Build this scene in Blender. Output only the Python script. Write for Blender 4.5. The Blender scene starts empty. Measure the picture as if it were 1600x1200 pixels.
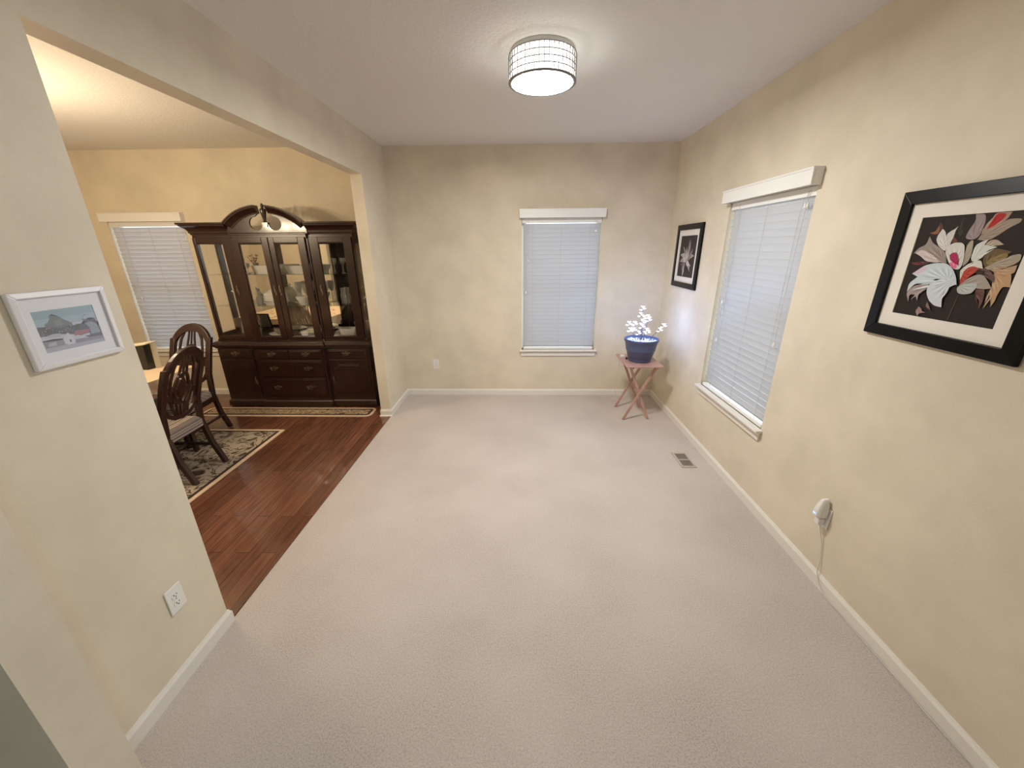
import bpy, bmesh, math, random
from mathutils import Vector, Matrix
PI = math.pi
C = bpy.context.scene.collection
random.seed(7)

# ------------------------------------------------------------------ room measures (metres)
XL, XR, YB, H = -1.441, 1.609, 4.477, 2.74      # living room: left wall face, right wall face, back wall, ceiling
XLD = -1.549                                     # dining side of the left wall
YN, YF, HH = 1.3475, 3.8176, 2.3777              # opening: near jamb, far jamb, header underside

def lin(c):
    c = c / 255.0
    return c / 12.92 if c <= 0.04045 else ((c + 0.055) / 1.055) ** 2.4
def rgb(r, g, b): return (lin(r), lin(g), lin(b), 1.0)

# ------------------------------------------------------------------ mesh builder
class MB:
    def __init__(s): s.v, s.f, s.m, s.c = [], [], [], []
    def add(s, vs, fs, m=0, col=None):
        o = len(s.v); s.v += [tuple(p) for p in vs]
        for f in fs:
            s.f.append([i + o for i in f]); s.m.append(m); s.c.append(col)
        return s
    def box(s, x0, x1, y0, y1, z0, z1, m=0):
        if x0 > x1: x0, x1 = x1, x0
        if y0 > y1: y0, y1 = y1, y0
        if z0 > z1: z0, z1 = z1, z0
        v = [(x0,y0,z0),(x1,y0,z0),(x1,y1,z0),(x0,y1,z0),(x0,y0,z1),(x1,y0,z1),(x1,y1,z1),(x0,y1,z1)]
        return s.add(v, [(0,3,2,1),(4,5,6,7),(0,1,5,4),(1,2,6,5),(2,3,7,6),(3,0,4,7)], m)
    def hexa(s, v, m=0):        # 8 corners: bottom 4 then top 4
        return s.add(v, [(0,3,2,1),(4,5,6,7),(0,1,5,4),(1,2,6,5),(2,3,7,6),(3,0,4,7)], m)
    def bar(s, p0, p1, w, t, up=(0,0,1), m=0):   # rectangular bar between two points
        p0, p1 = Vector(p0), Vector(p1); d = (p1 - p0).normalized()
        a = d.cross(Vector(up));  a = a.normalized() if a.length > 1e-5 else Vector((1,0,0))
        b = a.cross(d).normalized()
        q = []
        for p in (p0, p1):
            for i, j in ((-1,-1),(1,-1),(1,1),(-1,1)): q.append(p + a*(i*w/2) + b*(j*t/2))
        return s.hexa(q, m)
    def tube(s, pts, r, n=8, m=0, cap=True):
        pts = [Vector(p) for p in pts]; k = len(pts)
        rs = r if isinstance(r, (list, tuple)) else [r]*k
        vs, fs = [], []; ref = None
        for i, p in enumerate(pts):
            d = (pts[min(i+1,k-1)] - pts[max(i-1,0)]).normalized()
            if ref is None:
                ref = Vector((0,0,1)) if abs(d.z) < .9 else Vector((1,0,0))
            a = (ref - d*ref.dot(d)).normalized(); b = d.cross(a); ref = a
            for j in range(n):
                t = 2*PI*j/n; vs.append(p + (a*math.cos(t) + b*math.sin(t))*rs[i])
        for i in range(k-1):
            for j in range(n):
                fs.append((i*n+j, i*n+(j+1)%n, (i+1)*n+(j+1)%n, (i+1)*n+j))
        if cap: fs += [tuple(range(n))[::-1], tuple(range((k-1)*n, k*n))]
        return s.add(vs, fs, m)
    def lathe(s, prof, c=(0,0,0), n=24, sx=1, sy=1, m=0, cap=True):
        vs, fs = [], []; k = len(prof)
        for r, z in prof:
            for j in range(n):
                t = 2*PI*j/n; vs.append((c[0]+r*sx*math.cos(t), c[1]+r*sy*math.sin(t), c[2]+z))
        for i in range(k-1):
            for j in range(n): fs.append((i*n+j, i*n+(j+1)%n, (i+1)*n+(j+1)%n, (i+1)*n+j))
        if cap: fs += [tuple(range(n))[::-1], tuple(range((k-1)*n, k*n))]
        return s.add(vs, fs, m)
    def prism(s, poly, fn, a, b, m=0):           # poly in 2-D, fn(u, v, depth) -> point
        n = len(poly)
        vs = [fn(u, v, a) for u, v in poly] + [fn(u, v, b) for u, v in poly]
        fs = [tuple(range(n)), tuple(range(n, 2*n))[::-1]] + [(i, (i+1)%n, n+(i+1)%n, n+i) for i in range(n)]
        return s.add(vs, fs, m)
    def strip(s, pts, w, fn, a, b, m=0):         # ribbon of width w along 2-D points, thickness a..b in depth
        k = len(pts); L, R = [], []
        ws = w if isinstance(w, (list, tuple)) else [w]*k
        for i in range(k):
            p, q = pts[max(i-1,0)], pts[min(i+1,k-1)]
            dx, dy = q[0]-p[0], q[1]-p[1]; l = math.hypot(dx, dy) or 1
            nx, ny = -dy/l*ws[i]/2, dx/l*ws[i]/2
            L.append((pts[i][0]+nx, pts[i][1]+ny)); R.append((pts[i][0]-nx, pts[i][1]-ny))
        vs = []
        for i in range(k):
            vs += [fn(*L[i], a), fn(*R[i], a), fn(*R[i], b), fn(*L[i], b)]
        fs = [(0,1,2,3), (4*k-4, 4*k-1, 4*k-2, 4*k-3)]
        for i in range(k-1):
            for j in range(4):
                fs.append((4*i+j, 4*i+(j+1)%4, 4*i+4+(j+1)%4, 4*i+4+j))
        return s.add(vs, fs, m)
    def mould(s, path, prof, m=0, closed_profile=True):   # profile (outward, z) swept along a plan path, mitred
        k = len(path); dirs = []
        for i in range(k):
            ns = []
            for a, b in ((i-1, i), (i, i+1)):
                if 0 <= a and b < k:
                    dx, dy = path[b][0]-path[a][0], path[b][1]-path[a][1]; l = math.hypot(dx, dy)
                    ns.append((dy/l, -dx/l))
            if len(ns) == 1: dirs.append(ns[0])
            else:
                d = 1 + ns[0][0]*ns[1][0] + ns[0][1]*ns[1][1]
                dirs.append(((ns[0][0]+ns[1][0])/d, (ns[0][1]+ns[1][1])/d))
        n = len(prof); vs = []
        for (x, y), (nx, ny) in zip(path, dirs):
            vs += [(x + d*nx, y + d*ny, z) for d, z in prof]
        fs = [tuple(range(n)), tuple(range((k-1)*n, k*n))[::-1]]
        for i in range(k-1):
            for j in range(n): fs.append((i*n+j, i*n+(j+1)%n, (i+1)*n+(j+1)%n, (i+1)*n+j))
        return s.add(vs, fs, m)

def obj(name, mb, mats, parent=None, W=True, bevel=0, smooth=False, seg=2, label=None, loc=None, recalc=True):
    """one mesh object; W: the coordinates are in the room, shift them to the parent's (or loc's) origin"""
    me = bpy.data.meshes.new(name)
    off = Vector((0,0,0))
    if W:
        if loc is not None: off = Vector(loc)
        else:
            p = parent
            while p is not None: off = off + p.location; p = p.parent
    me.from_pydata([tuple(Vector(v) - off) for v in mb.v], [], mb.f)
    mats = mats if isinstance(mats, (list, tuple)) else [mats]
    for m in mats: me.materials.append(m)
    for p, mi in zip(me.polygons, mb.m): p.material_index = mi
    if any(c is not None for c in mb.c):
        at = me.color_attributes.new('Paint', 'FLOAT_COLOR', 'CORNER')
        for p, c in zip(me.polygons, mb.c):
            for li in p.loop_indices: at.data[li].color = c or (1,1,1,1)
    if recalc:
        bm = bmesh.new(); bm.from_mesh(me); bmesh.ops.recalc_face_normals(bm, faces=bm.faces); bm.to_mesh(me); bm.free()
    me.update()
    if smooth:
        for p in me.polygons: p.use_smooth = True
        me.set_sharp_from_angle(angle=math.radians(40))
    o = bpy.data.objects.new(name, me); C.objects.link(o)
    if parent is not None: o.parent = parent
    if loc is not None: o.location = loc
    if bevel:
        b = o.modifiers.new('edge', 'BEVEL'); b.width = bevel; b.segments = seg; b.limit_method = 'ANGLE'; b.angle_limit = math.radians(35)
    if label: o['label'] = label
    return o

def tag(o, label, cat, group=None):
    o['label'] = label; o['category'] = cat
    if group: o['group'] = group
    return o
def thing(name, loc, label, cat, group=None, rotz=0):
    o = bpy.data.objects.new(name, None); C.objects.link(o)
    o.location = loc; o.rotation_euler = (0,0,rotz); o.empty_display_size = .05
    return tag(o, label, cat, group)
def struct(name, mb, mats, **k):
    o = obj(name, mb, mats, **k); o['kind'] = 'structure'; return o
def sroot(name, loc):
    o = bpy.data.objects.new(name, None); C.objects.link(o); o.location = loc; o['kind'] = 'structure'; o.empty_display_size = .05
    return o
def copy_tree(o, parent=None):
    c = o.copy(); C.objects.link(c); c.parent = parent
    for ch in list(o.children): copy_tree(ch, c)
    return c

# ------------------------------------------------------------------ materials
def mat(name, col=(.8,.8,.8,1), rough=.5, metal=0, spec=.5, coat=0, trans=0, emit=None, estr=0, sss=0):
    m = bpy.data.materials.new(name); m.use_nodes = True
    b = m.node_tree.nodes['Principled BSDF']
    b.inputs['Base Color'].default_value = col; b.inputs['Roughness'].default_value = rough
    b.inputs['Metallic'].default_value = metal; b.inputs['Specular IOR Level'].default_value = spec
    b.inputs['Coat Weight'].default_value = coat; b.inputs['Transmission Weight'].default_value = trans
    if emit: b.inputs['Emission Color'].default_value = emit; b.inputs['Emission Strength'].default_value = estr
    return m
def N(m, t, **inp):
    n = m.node_tree.nodes.new(t)
    for k, v in inp.items():
        if k in n.inputs: n.inputs[k].default_value = v
    return n
def L(m, a, ao, b, bi): m.node_tree.links.new(a.outputs[ao], b.inputs[bi])
def bsdf(m): return m.node_tree.nodes['Principled BSDF']
def ramp(m, stops):
    r = m.node_tree.nodes.new('ShaderNodeValToRGB'); e = r.color_ramp.elements
    while len(e) < len(stops): e.new(.5)
    for el, (p, c) in zip(e, stops): el.position = p; el.color = c
    return r
def noise_bump(m, scale, strength, dist=.002, detail=3, coords='Object'):
    tc = N(m, 'ShaderNodeTexCoord'); n = N(m, 'ShaderNodeTexNoise', Scale=scale, Detail=detail)
    L(m, tc, coords, n, 'Vector'); bp = N(m, 'ShaderNodeBump', Strength=strength, Distance=dist)
    L(m, n, 'Fac', bp, 'Height'); L(m, bp, 'Normal', bsdf(m), 'Normal'); return tc, n, bp

WALL = (217,207,187)
def wall_mat(name, c):
    m = mat(name, rgb(*c), .6, spec=.3)
    tc, n, bp = noise_bump(m, 130, .25, .0015)
    n2 = N(m, 'ShaderNodeTexNoise', Scale=2.6, Detail=5, Roughness=.6); L(m, tc, 'Object', n2, 'Vector')
    a = rgb(*[x-6 for x in c]); b = rgb(*[min(255, x+6) for x in c])  # faint paint variation, widened to suggest mottled lamp shadows
    r = ramp(m, [(.35, a), (.65, b)]); L(m, n2, 'Fac', r, 'Fac'); L(m, r, 'Color', bsdf(m), 'Base Color')
    return m
M_wall = wall_mat('beige wall paint', WALL)
M_white = mat('white trim paint', rgb(226,222,214), .35)
M_ceil = mat('textured ceiling paint', rgb(226,222,216), .8, spec=.2)
tc, n, bp = noise_bump(M_ceil, 60, .55, .006, 4)
M_blind = bpy.data.materials.new('white blind slat'); M_blind.use_nodes = True
def setup_blind(m):
    b = bsdf(m); b.inputs['Base Color'].default_value = rgb(214,211,208); b.inputs['Roughness'].default_value = .45
    t = N(m, 'ShaderNodeBsdfTranslucent', Color=rgb(225,235,245)); mx = N(m, 'ShaderNodeMixShader'); mx.inputs[0].default_value = .3
    out = m.node_tree.nodes['Material Output']
    L(m, b, 'BSDF', mx, 1); m.node_tree.links.new(t.outputs[0], mx.inputs[2]); m.node_tree.links.new(mx.outputs[0], out.inputs[0])
setup_blind(M_blind)
M_vinyl = mat('white vinyl', rgb(235,235,232), .3)
M_cord = mat('white cord', rgb(205,200,190), .6)

def glass_mat(name, gloss=.12, tint=(1,1,1,1), rough=.02, noise=0, white=0):
    m = bpy.data.materials.new(name); m.use_nodes = True; nt = m.node_tree; nt.nodes.remove(bsdf(m))
    out = nt.nodes['Material Output']
    tr = N(m, 'ShaderNodeBsdfTransparent', Color=tint); gl = N(m, 'ShaderNodeBsdfGlossy', Roughness=rough)
    fr = N(m, 'ShaderNodeFresnel', IOR=1.5); ge = N(m, 'ShaderNodeNewGeometry'); ir = N(m, 'ShaderNodeMapRange'); ir.inputs['To Min'].default_value = 1.5; ir.inputs['To Max'].default_value = 1/1.5; L(m, ge, 'Backfacing', ir, 'Value'); L(m, ir, 'Result', fr, 'IOR'); mt = N(m, 'ShaderNodeMath'); mt.operation = 'ADD'; mt.inputs[1].default_value = gloss; mt.use_clamp = True
    nt.links.new(fr.outputs[0], mt.inputs[0]); mx = N(m, 'ShaderNodeMixShader')
    nt.links.new(mt.outputs[0], mx.inputs[0]); nt.links.new(tr.outputs[0], mx.inputs[1]); nt.links.new(gl.outputs[0], mx.inputs[2])
    last = mx
    if white:
        df = N(m, 'ShaderNodeBsdfDiffuse', Color=rgb(235,235,230)); m2 = N(m, 'ShaderNodeMixShader'); m2.inputs[0].default_value = white
        nt.links.new(mx.outputs[0], m2.inputs[1]); nt.links.new(df.outputs[0], m2.inputs[2]); last = m2
    if noise:
        tcn = N(m, 'ShaderNodeTexCoord'); vo = N(m, 'ShaderNodeTexVoronoi', Scale=noise); L(m, tcn, 'Object', vo, 'Vector')
        bp = N(m, 'ShaderNodeBump', Strength=1.0, Distance=.004); L(m, vo, 'Distance', bp, 'Height')
        nt.links.new(bp.outputs[0], gl.inputs['Normal'])
    nt.links.new(last.outputs[0], out.inputs[0]); return m
M_glass = glass_mat('clear glass', .0)
M_shelf = glass_mat('glass shelf', .03, (.9,.96,.93,1))
M_crystal = glass_mat('cut crystal', .30, (.92,.94,.92,1), .08, 70, .62)
M_stem = glass_mat('thin stemware glass', .12, (.95,.96,.95,1), .04, 0, .06)
M_drumglass = glass_mat('lamp crystal', .22, (1,1,1,1), .05, 0, .05)
M_mirror = mat('mirror', (.86,.85,.80,1), .01, 1)

def wood_mat(name, c1, c2, rough=.3, coat=.3, sc=(3,3,40), axis_scale=None):
    m = mat(name, rgb(*c1), rough, coat=coat); bsdf(m).inputs['Coat Roughness'].default_value = .12
    tcn = N(m, 'ShaderNodeTexCoord'); mp = N(m, 'ShaderNodeMapping'); mp.inputs['Scale'].default_value = sc
    L(m, tcn, 'Object', mp, 'Vector'); n = N(m, 'ShaderNodeTexNoise', Scale=2.0, Detail=6); L(m, mp, 'Vector', n, 'Vector')
    r = ramp(m, [(.3, rgb(*c1)), (.7, rgb(*c2))]); L(m, n, 'Fac', r, 'Fac'); L(m, r, 'Color', bsdf(m), 'Base Color'); return m
M_cherry = wood_mat('dark cherry wood', (33,16,13), (50,25,19), .3, .4, (30,30,3))
M_chair = wood_mat('dark mahogany chair wood', (38,20,15), (56,30,22), .32, .3, (40,40,4))
M_tray = wood_mat('reddish brown tray wood', (176,136,126), (194,154,143), .4, .15, (6,60,6))
M_brass = mat('aged brass', rgb(150,138,118), .35, 1)
M_black = mat('black frame lacquer', rgb(10,10,10), .35, spec=.22)
M_blackbox = mat('black plastic', rgb(20,18,18), .4)
M_mat = mat('off white mat board', rgb(226,220,210), .9)
M_mat2 = mat('cool white mat board', rgb(226,226,230), .9)
M_wframe = mat('white picture frame', rgb(228,226,228), .35)
M_plastic = mat('white plastic plate', rgb(232,230,226), .3)
M_slot = mat('dark slot', rgb(40,38,36), .6)
M_chrome = mat('chrome', rgb(210,210,210), .15, 1)
M_paint = mat('printed picture', (1,1,1,1), .6, spec=.15)
at = N(M_paint, 'ShaderNodeAttribute'); at.attribute_name = 'Paint'; L(M_paint, at, 'Color', bsdf(M_paint), 'Base Color')
M_porc = mat('white porcelain', rgb(232,230,224), .15)
M_pot = mat('grey blue planter', rgb(78,86,122), .45)
noise_bump(M_pot, 40, .15)
M_pebble = mat('pale pebble', rgb(210,212,214), .6)
M_led = mat('white led bloom', rgb(235,238,255), .5, emit=(.72,.80,1,1), estr=9)
M_stemg = mat('dark wire stem', rgb(70,66,72), .5)
M_disc = mat('glowing lamp diffuser', rgb(250,250,245), .5, emit=(1,.985,.95,1), estr=180)
M_inner = mat('glowing lamp cylinder', rgb(250,250,245), .5, emit=(1,.98,.94,1), estr=4.5)
M_canopy = mat('satin silver canopy', rgb(214,212,208), .35, .3)
M_hoop = mat('brushed nickel wire', rgb(150,148,145), .5, .6)
M_metal = mat('painted vent metal', rgb(186,174,164), .45, .1)

# carpet: short pile, pinkish beige
M_carpet = mat('beige carpet', rgb(205,186,170), .95, spec=.1)
bsdf(M_carpet).inputs['Sheen Weight'].default_value = .25
tc, n, bp = noise_bump(M_carpet, 330, .55, .004, 4)
n2 = N(M_carpet, 'ShaderNodeTexNoise', Scale=150.0, Detail=4, Roughness=.8); L(M_carpet, tc, 'Object', n2, 'Vector')
n3 = N(M_carpet, 'ShaderNodeTexNoise', Scale=1.7, Detail=3); L(M_carpet, tc, 'Object', n3, 'Vector')
mxn = N(M_carpet, 'ShaderNodeMath'); mxn.operation = 'MULTIPLY_ADD'; mxn.inputs[1].default_value = .3
L(M_carpet, n3, 'Fac', mxn, 0); L(M_carpet, n2, 'Fac', mxn, 2)
r = ramp(M_carpet, [(.38, rgb(140,129,121)), (.62, rgb(191,181,173)), (.90, rgb(214,205,198))]); L(M_carpet, mxn, 'Value', r, 'Fac'); L(M_carpet, r, 'Color', bsdf(M_carpet), 'Base Color')

# hardwood planks running along the room
M_plank = mat('dark hardwood planks', rgb(90,48,32), .2, coat=.35)
tcn = N(M_plank, 'ShaderNodeTexCoord'); mp = N(M_plank, 'ShaderNodeMapping'); mp.inputs['Rotation'].default_value = (0,0,PI/2)
L(M_plank, tcn, 'Object', mp, 'Vector')
br = N(M_plank, 'ShaderNodeTexBrick', Scale=1.0); br.offset = .37; br.inputs['Brick Width'].default_value = .9; br.inputs['Row Height'].default_value = .083
br.inputs['Mortar Size'].default_value = .0012; br.inputs['Color1'].default_value = rgb(128,84,62); br.inputs['Color2'].default_value = rgb(104,66,48); br.inputs['Mortar'].default_value = rgb(28,14,9)
L(M_plank, mp, 'Vector', br, 'Vector')
mp2 = N(M_plank, 'ShaderNodeMapping'); mp2.inputs['Scale'].default_value = (40,2.5,1); L(M_plank, tcn, 'Object', mp2, 'Vector')
gn = N(M_plank, 'ShaderNodeTexNoise', Scale=1.5, Detail=6); L(M_plank, mp2, 'Vector', gn, 'Vector')
gr = ramp(M_plank, [(.3, (.62,.62,.62,1)), (.7, (1.15,1.12,1.1,1))]); L(M_plank, gn, 'Fac', gr, 'Fac')
mm = N(M_plank, 'ShaderNodeMix'); mm.data_type = 'RGBA'; mm.blend_type = 'MULTIPLY'; mm.inputs[0].default_value = 1
M_plank.node_tree.links.new(br.outputs['Color'], mm.inputs[6]); M_plank.node_tree.links.new(gr.outputs['Color'], mm.inputs[7]); M_plank.node_tree.links.new(mm.outputs[2], bsdf(M_plank).inputs['Base Color'])
bp = N(M_plank, 'ShaderNodeBump', Strength=.35, Distance=.002); bp.invert = True; L(M_plank, br, 'Fac', bp, 'Height'); L(M_plank, bp, 'Normal', bsdf(M_plank), 'Normal')

# patterned rug pile
def rug_mat(name, sc, dark, mid, light):
    m = mat(name, rgb(*mid), .95, spec=.1); tcn = N(m, 'ShaderNodeTexCoord')
    nz = N(m, 'ShaderNodeTexNoise', Scale=sc, Detail=2.5, Roughness=.5, Distortion=1.6); L(m, tcn, 'Object', nz, 'Vector')
    r = ramp(m, [(.30, rgb(*dark)), (.36, rgb(*mid)), (.40, rgb(*light)), (.455, rgb(*light)), (.475, rgb(*dark)), (.50, rgb(*mid)), (.525, rgb(*light)), (.58, rgb(*light)), (.60, rgb(*mid)), (.64, rgb(*dark)), (.70, rgb(*light))])
    L(m, nz, 'Fac', r, 'Fac'); L(m, r, 'Color', bsdf(m), 'Base Color'); return m
M_rug = rug_mat('patterned rug field', 4.6, (58,46,40), (118,104,88), (172,158,138))
M_rug2 = rug_mat('patterned runner field', 10, (50,36,28), (120,96,68), (186,164,130))
M_rugb = mat('cream rug border', rgb(216,190,158), .95)
M_rugd = mat('dark rug band', rgb(58,42,34), .95)
# ------------------------------------------------------------------ the setting
OP = [(0.0, .872, .584, 2.045)]                     # living room back window opening
OPD = (-4.616, -3.744, .584, 2.045)                 # dining window opening
OPR = (2.345, 3.262, .575, 2.05)                    # right wall window opening (along y)
FY = -3.2                                           # entry hall behind the camera
DX = -5.6                                           # far side of the dining room

b = MB().box(XL, XR+.14, FY, YB+.14, -.1, 0); struct('floor', b, M_carpet, W=False)
b = MB().box(DX-.14, XL, .6, YB+.14, -.1, 0); struct('floor_dining', b, M_plank, W=False)
b = MB().box(DX-.14, -3.0, FY, .6, -.1, 0); struct('floor_kitchen', b, M_plank, W=False)
b = MB().box(-3.0, XL, FY, .6, -.1, 0); struct('floor_hall', b, M_carpet, W=False)
b = MB().box(DX-.14, XR+.14, FY-.14, YB+.14, H, H+.1); struct('ceiling', b, M_ceil, W=False)

def wall_x(b, x0, x1, y0, y1, holes, z0=0, z1=H):   # wall along x with window holes
    xs = x0
    for a0, a1, h0, h1 in sorted(holes):
        b.box(xs, a0, y0, y1, z0, z1); b.box(a0, a1, y0, y1, z0, h0); b.box(a0, a1, y0, y1, h1, z1); xs = a1
    b.box(xs, x1, y0, y1, z0, z1)
b = MB(); wall_x(b, DX-.14, XR+.14, YB, YB+.14, OP+[OPD]); struct('wall_back', b, M_wall, W=False)
b = MB(); a0, a1, h0, h1 = OPR
b.box(XR, XR+.14, FY, a0, 0, H).box(XR, XR+.14, a0, a1, 0, h0).box(XR, XR+.14, a0, a1, h1, H).box(XR, XR+.14, a1, YB, 0, H)
struct('wall_right', b, M_wall, W=False)
b = MB().box(XLD, XL, .72, YN, 0, H).box(XLD, XL, YN, YF, HH, H).box(XLD, XL, YF, YB, 0, H)
struct('wall_left', b, M_wall, W=False)
b = MB().box(DX, -4.0, .597, .72, 0, H).box(-4.0, -3.1, .597, .72, 2.12, H).box(-3.1, -1.235, .597, .72, 0, H); struct('wall_front', b, M_wall, W=False)
b = MB().box(DX-.14, DX, FY, YB, 0, H); struct('wall_dining', b, M_wall, W=False)
b = MB().box(-3.0, -2.88, FY, .597, 0, H); struct('wall_hall_left', b, M_wall, W=False)
b = MB().box(DX-.14, XR+.14, FY-.14, FY, 0, H); struct('wall_hall_rear', b, M_wall, W=False)

# baseboards with a stepped top
def bprof(h=.076, t=.013): return [(0,0),(t,0),(t,h-.018),(t*.55,h-.006),(t*.4,h),(0,h)]
struct('baseboard_left', MB().mould([(XL,.72),(XL,YN),(XLD,YN)], bprof()), M_white, W=False)
struct('baseboard_back', MB().mould([(XLD,YF),(XL,YF),(XL,YB),(XR,YB)], bprof()), M_white, W=False)
struct('baseboard_right', MB().mould([(XR,YB),(XR,FY)], bprof()), M_white, W=False)
struct('baseboard_dining', MB().mould([(DX,.72),(DX,YB),(XLD,YB),(XLD,YF)], bprof()), M_white, W=False)
q = [(0,0),(.013,0),(.0125,.006),(.009,.011),(.004,.013),(0,.013)]
struct('trim_1', MB().mould([(XLD-.013,YF-.013),(XL+.013,YF-.013)], q), M_white, W=False)
struct('trim_2', MB().box(XL-.022, XL-.002, YN, YF-.03, 0, .006), M_plank, W=False)

# ------------------------------------------------------------------ windows and blinds
def make_window(n, T, a0, a1, z0, z1, origin):
    """T(u, d, z): u along the wall, d out of the wall into the room"""
    r = sroot('window_%d' % n, origin)
    def bx(b, u0, u1, d0, d1, za, zb, m=0):
        p = [T(u0,d0,za), T(u1,d1,zb)]; return b.box(p[0][0],p[1][0],p[0][1],p[1][1],p[0][2],p[1][2],m)
    b = MB(); w = .045
    bx(b,a0,a0+w,-.13,-.085,z0,z1); bx(b,a1-w,a1,-.13,-.085,z0,z1); bx(b,a0+w,a1-w,-.13,-.085,z0,z0+w); bx(b,a0+w,a1-w,-.13,-.085,z1-w,z1)
    zm = (z0+z1)/2; bx(b,a0+w,a1-w,-.125,-.095,zm-.02,zm+.02)
    obj('window_frame', b, M_vinyl, r)
    b = MB(); bx(b,a0+w,a1-w,-.112,-.108,z0+w,z1-w); obj('window_pane', b, M_glass, r)
    b = MB(); bx(b,a0-.024,a1+.024,-.001,.045,z0-.018,z0); bx(b,a0,a1,-.085,-.001,z0-.018,z0)
    obj('window_sill', b, M_white, r, bevel=.004)
    b = MB(); bx(b,a0-.01,a1+.01,.0,.016,z0-.078,z0-.018); obj('window_apron', b, M_white, r, bevel=.003)
    return r
def make_blind(T, a0, a1, z0, z1, origin, label, cords, val_over=.024, pitch=.0452):
    r = thing('window_blind', origin, label, 'blind')
    def bx(b, u0, u1, d0, d1, za, zb, m=0):
        p = [T(u0,d0,za), T(u1,d1,zb)]; return b.box(p[0][0],p[1][0],p[0][1],p[1][1],p[0][2],p[1][2],m)
    b = MB(); v0, v1, vz0, vz1 = a0-val_over, a1+val_over, z1-.003, z1+.086
    bx(b,v0,v1,.048,.06,vz0,vz1); bx(b,v0,v0+.012,.001,.048,vz0,vz1); bx(b,v1-.012,v1,.001,.048,vz0,vz1)
    bx(b,v0-.004,v1+.004,.044,.064,vz1-.012,vz1)
    obj('valance', b, M_vinyl, r, bevel=.002)
    g = .019; zb = z0+.034
    b = MB(); bx(b,a0+.004,a1-.004,-.07,-.012,z1-.05,z1-.002); obj('head_rail', b, M_vinyl, r)
    b = MB(); z = zb+.034; hw, th = .0262, .0016; ang = math.radians(74); ca, sa = math.cos(ang), math.sin(ang)
    while z < z1-.045:
        c = []
        for s, t in ((-1,-1),(1,-1),(1,1),(-1,1)):
            c.append((-.030 + s*hw*ca - t*th*sa, z - s*hw*sa*-1 + t*th*ca))
        vs = [T(a0+g, d, zz) for d, zz in c] + [T(a1-g, d, zz) for d, zz in c]
        b.add(vs, [(0,1,2,3),(7,6,5,4),(0,4,5,1),(1,5,6,2),(2,6,7,3),(3,7,4,0)]); z += pitch
    obj('slats', b, M_blind, r)
    b = MB(); bx(b,a0+g,a1-g,-.052,-.008,z0+.0015,z0+.026); obj('bottom_rail', b, M_vinyl, r, bevel=.003)
    for f in (.14, .5, .86):
        u = a0+(a1-a0)*f; b = MB(); bx(b,u-.0012,u+.0012,-.0205,-.0192,zb-.01,z1-.02); obj('ladder_cord', b, M_cord, r)
    for u, zz in cords:
        b = MB(); p = [T(u,-.012,z1-.02), T(u+.002,-.008,(z1+zz)/2), T(u,-.008,zz+.02)]
        b.tube(p, .0013, 6); o = obj('pull_cord', b, M_cord, r)
        b = MB(); c = T(u,-.008,zz); b.lathe([(.003,.026),(.006,.02),(.009,.004),(.009,0),(.006,-.002)], c, 10)
        obj('tassel', b, M_vinyl, o, smooth=True)
    return r
TB = lambda u, d, z: (u, YB-d, z)
TR = lambda u, d, z: (XR-d, u, z)
x0, x1, z0, z1 = OP[0]
make_window(1, TB, x0, x1, z0, z1, (.436, YB, z0))
make_blind(TB, x0, x1, z0, z1, (.436, YB, z0), 'closed white slatted blind on the far wall behind the potted light', [(.05,1.245),(.07,1.595),(.80,1.90),(.815,1.90)])
make_window(2, TR, *OPR, (XR, 2.8, OPR[2]))
make_blind(TR, *OPR, (XR, 2.8, OPR[2]), 'closed white slatted blind on the right wall between the two flower pictures', [(2.405,1.94),(2.42,1.13),(2.425,1.94),(3.139,1.00),(3.152,1.305)])
make_window(3, TB, *OPD, (-4.18, YB, OPD[2]))
make_blind(TB, *OPD, (-4.18, YB, OPD[2]), 'closed white slatted blind partly hidden by the china cabinet', [(-4.50,1.205),(-3.757,1.225),(-3.765,1.87)])

# ------------------------------------------------------------------ outlets
def outlet(T, u, z, origin, label):
    r = thing('wall_outlet', origin, label, 'outlet', None)
    def P(pts, d0, d1, b, m=0): return b.prism(pts, lambda p, q, d: T(p, d, q), d0, d1, m)
    w, h = .036, .06
    b = MB(); P([(u-w,z-h),(u+w,z-h),(u+w,z+h),(u-w,z+h)], .0005, .0065, b); obj('cover_plate', b, M_plastic, r, bevel=.004)
    for s in (-1, 1):
        zc = z+s*.0195; b = MB()
        P([(u+.0165*math.cos(t)*1.0, zc+.0145*max(-.85,min(.85,math.sin(t)))) for t in [2*PI*i/20 for i in range(20)]], .006, .0085, b)
        o = obj('receptacle', b, M_plastic, r)
        b = MB()
        for du, hh in ((-.0062,.0042),(.0062,.0034)): P([(u+du-.0012,zc+.002-hh),(u+du+.0012,zc+.002-hh),(u+du+.0012,zc+.002+hh),(u+du-.0012,zc+.002+hh)], .0084, .0091, b)
        P([(u+.0026*math.cos(t), zc-.0078+.0026*math.sin(t)) for t in [2*PI*i/10 for i in range(10)]], .0084, .0091, b)
        obj('slots', b, M_slot, o)
    b = MB(); P([(u+.003*math.cos(t), z+.003*math.sin(t)) for t in [2*PI*i/10 for i in range(10)]], .006, .0078, b); obj('screw', b, M_chrome, r)
    return r
TL = lambda u, d, z: (XL+d, u, z)
outlet(TL, 1.156, .374, (XL,1.156,.314), 'white wall outlet on the left wall below the white framed picture')
outlet(TB, -1.053, .402, (-1.053,YB,.342), 'white wall outlet low on the far wall left of the blind')

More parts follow.
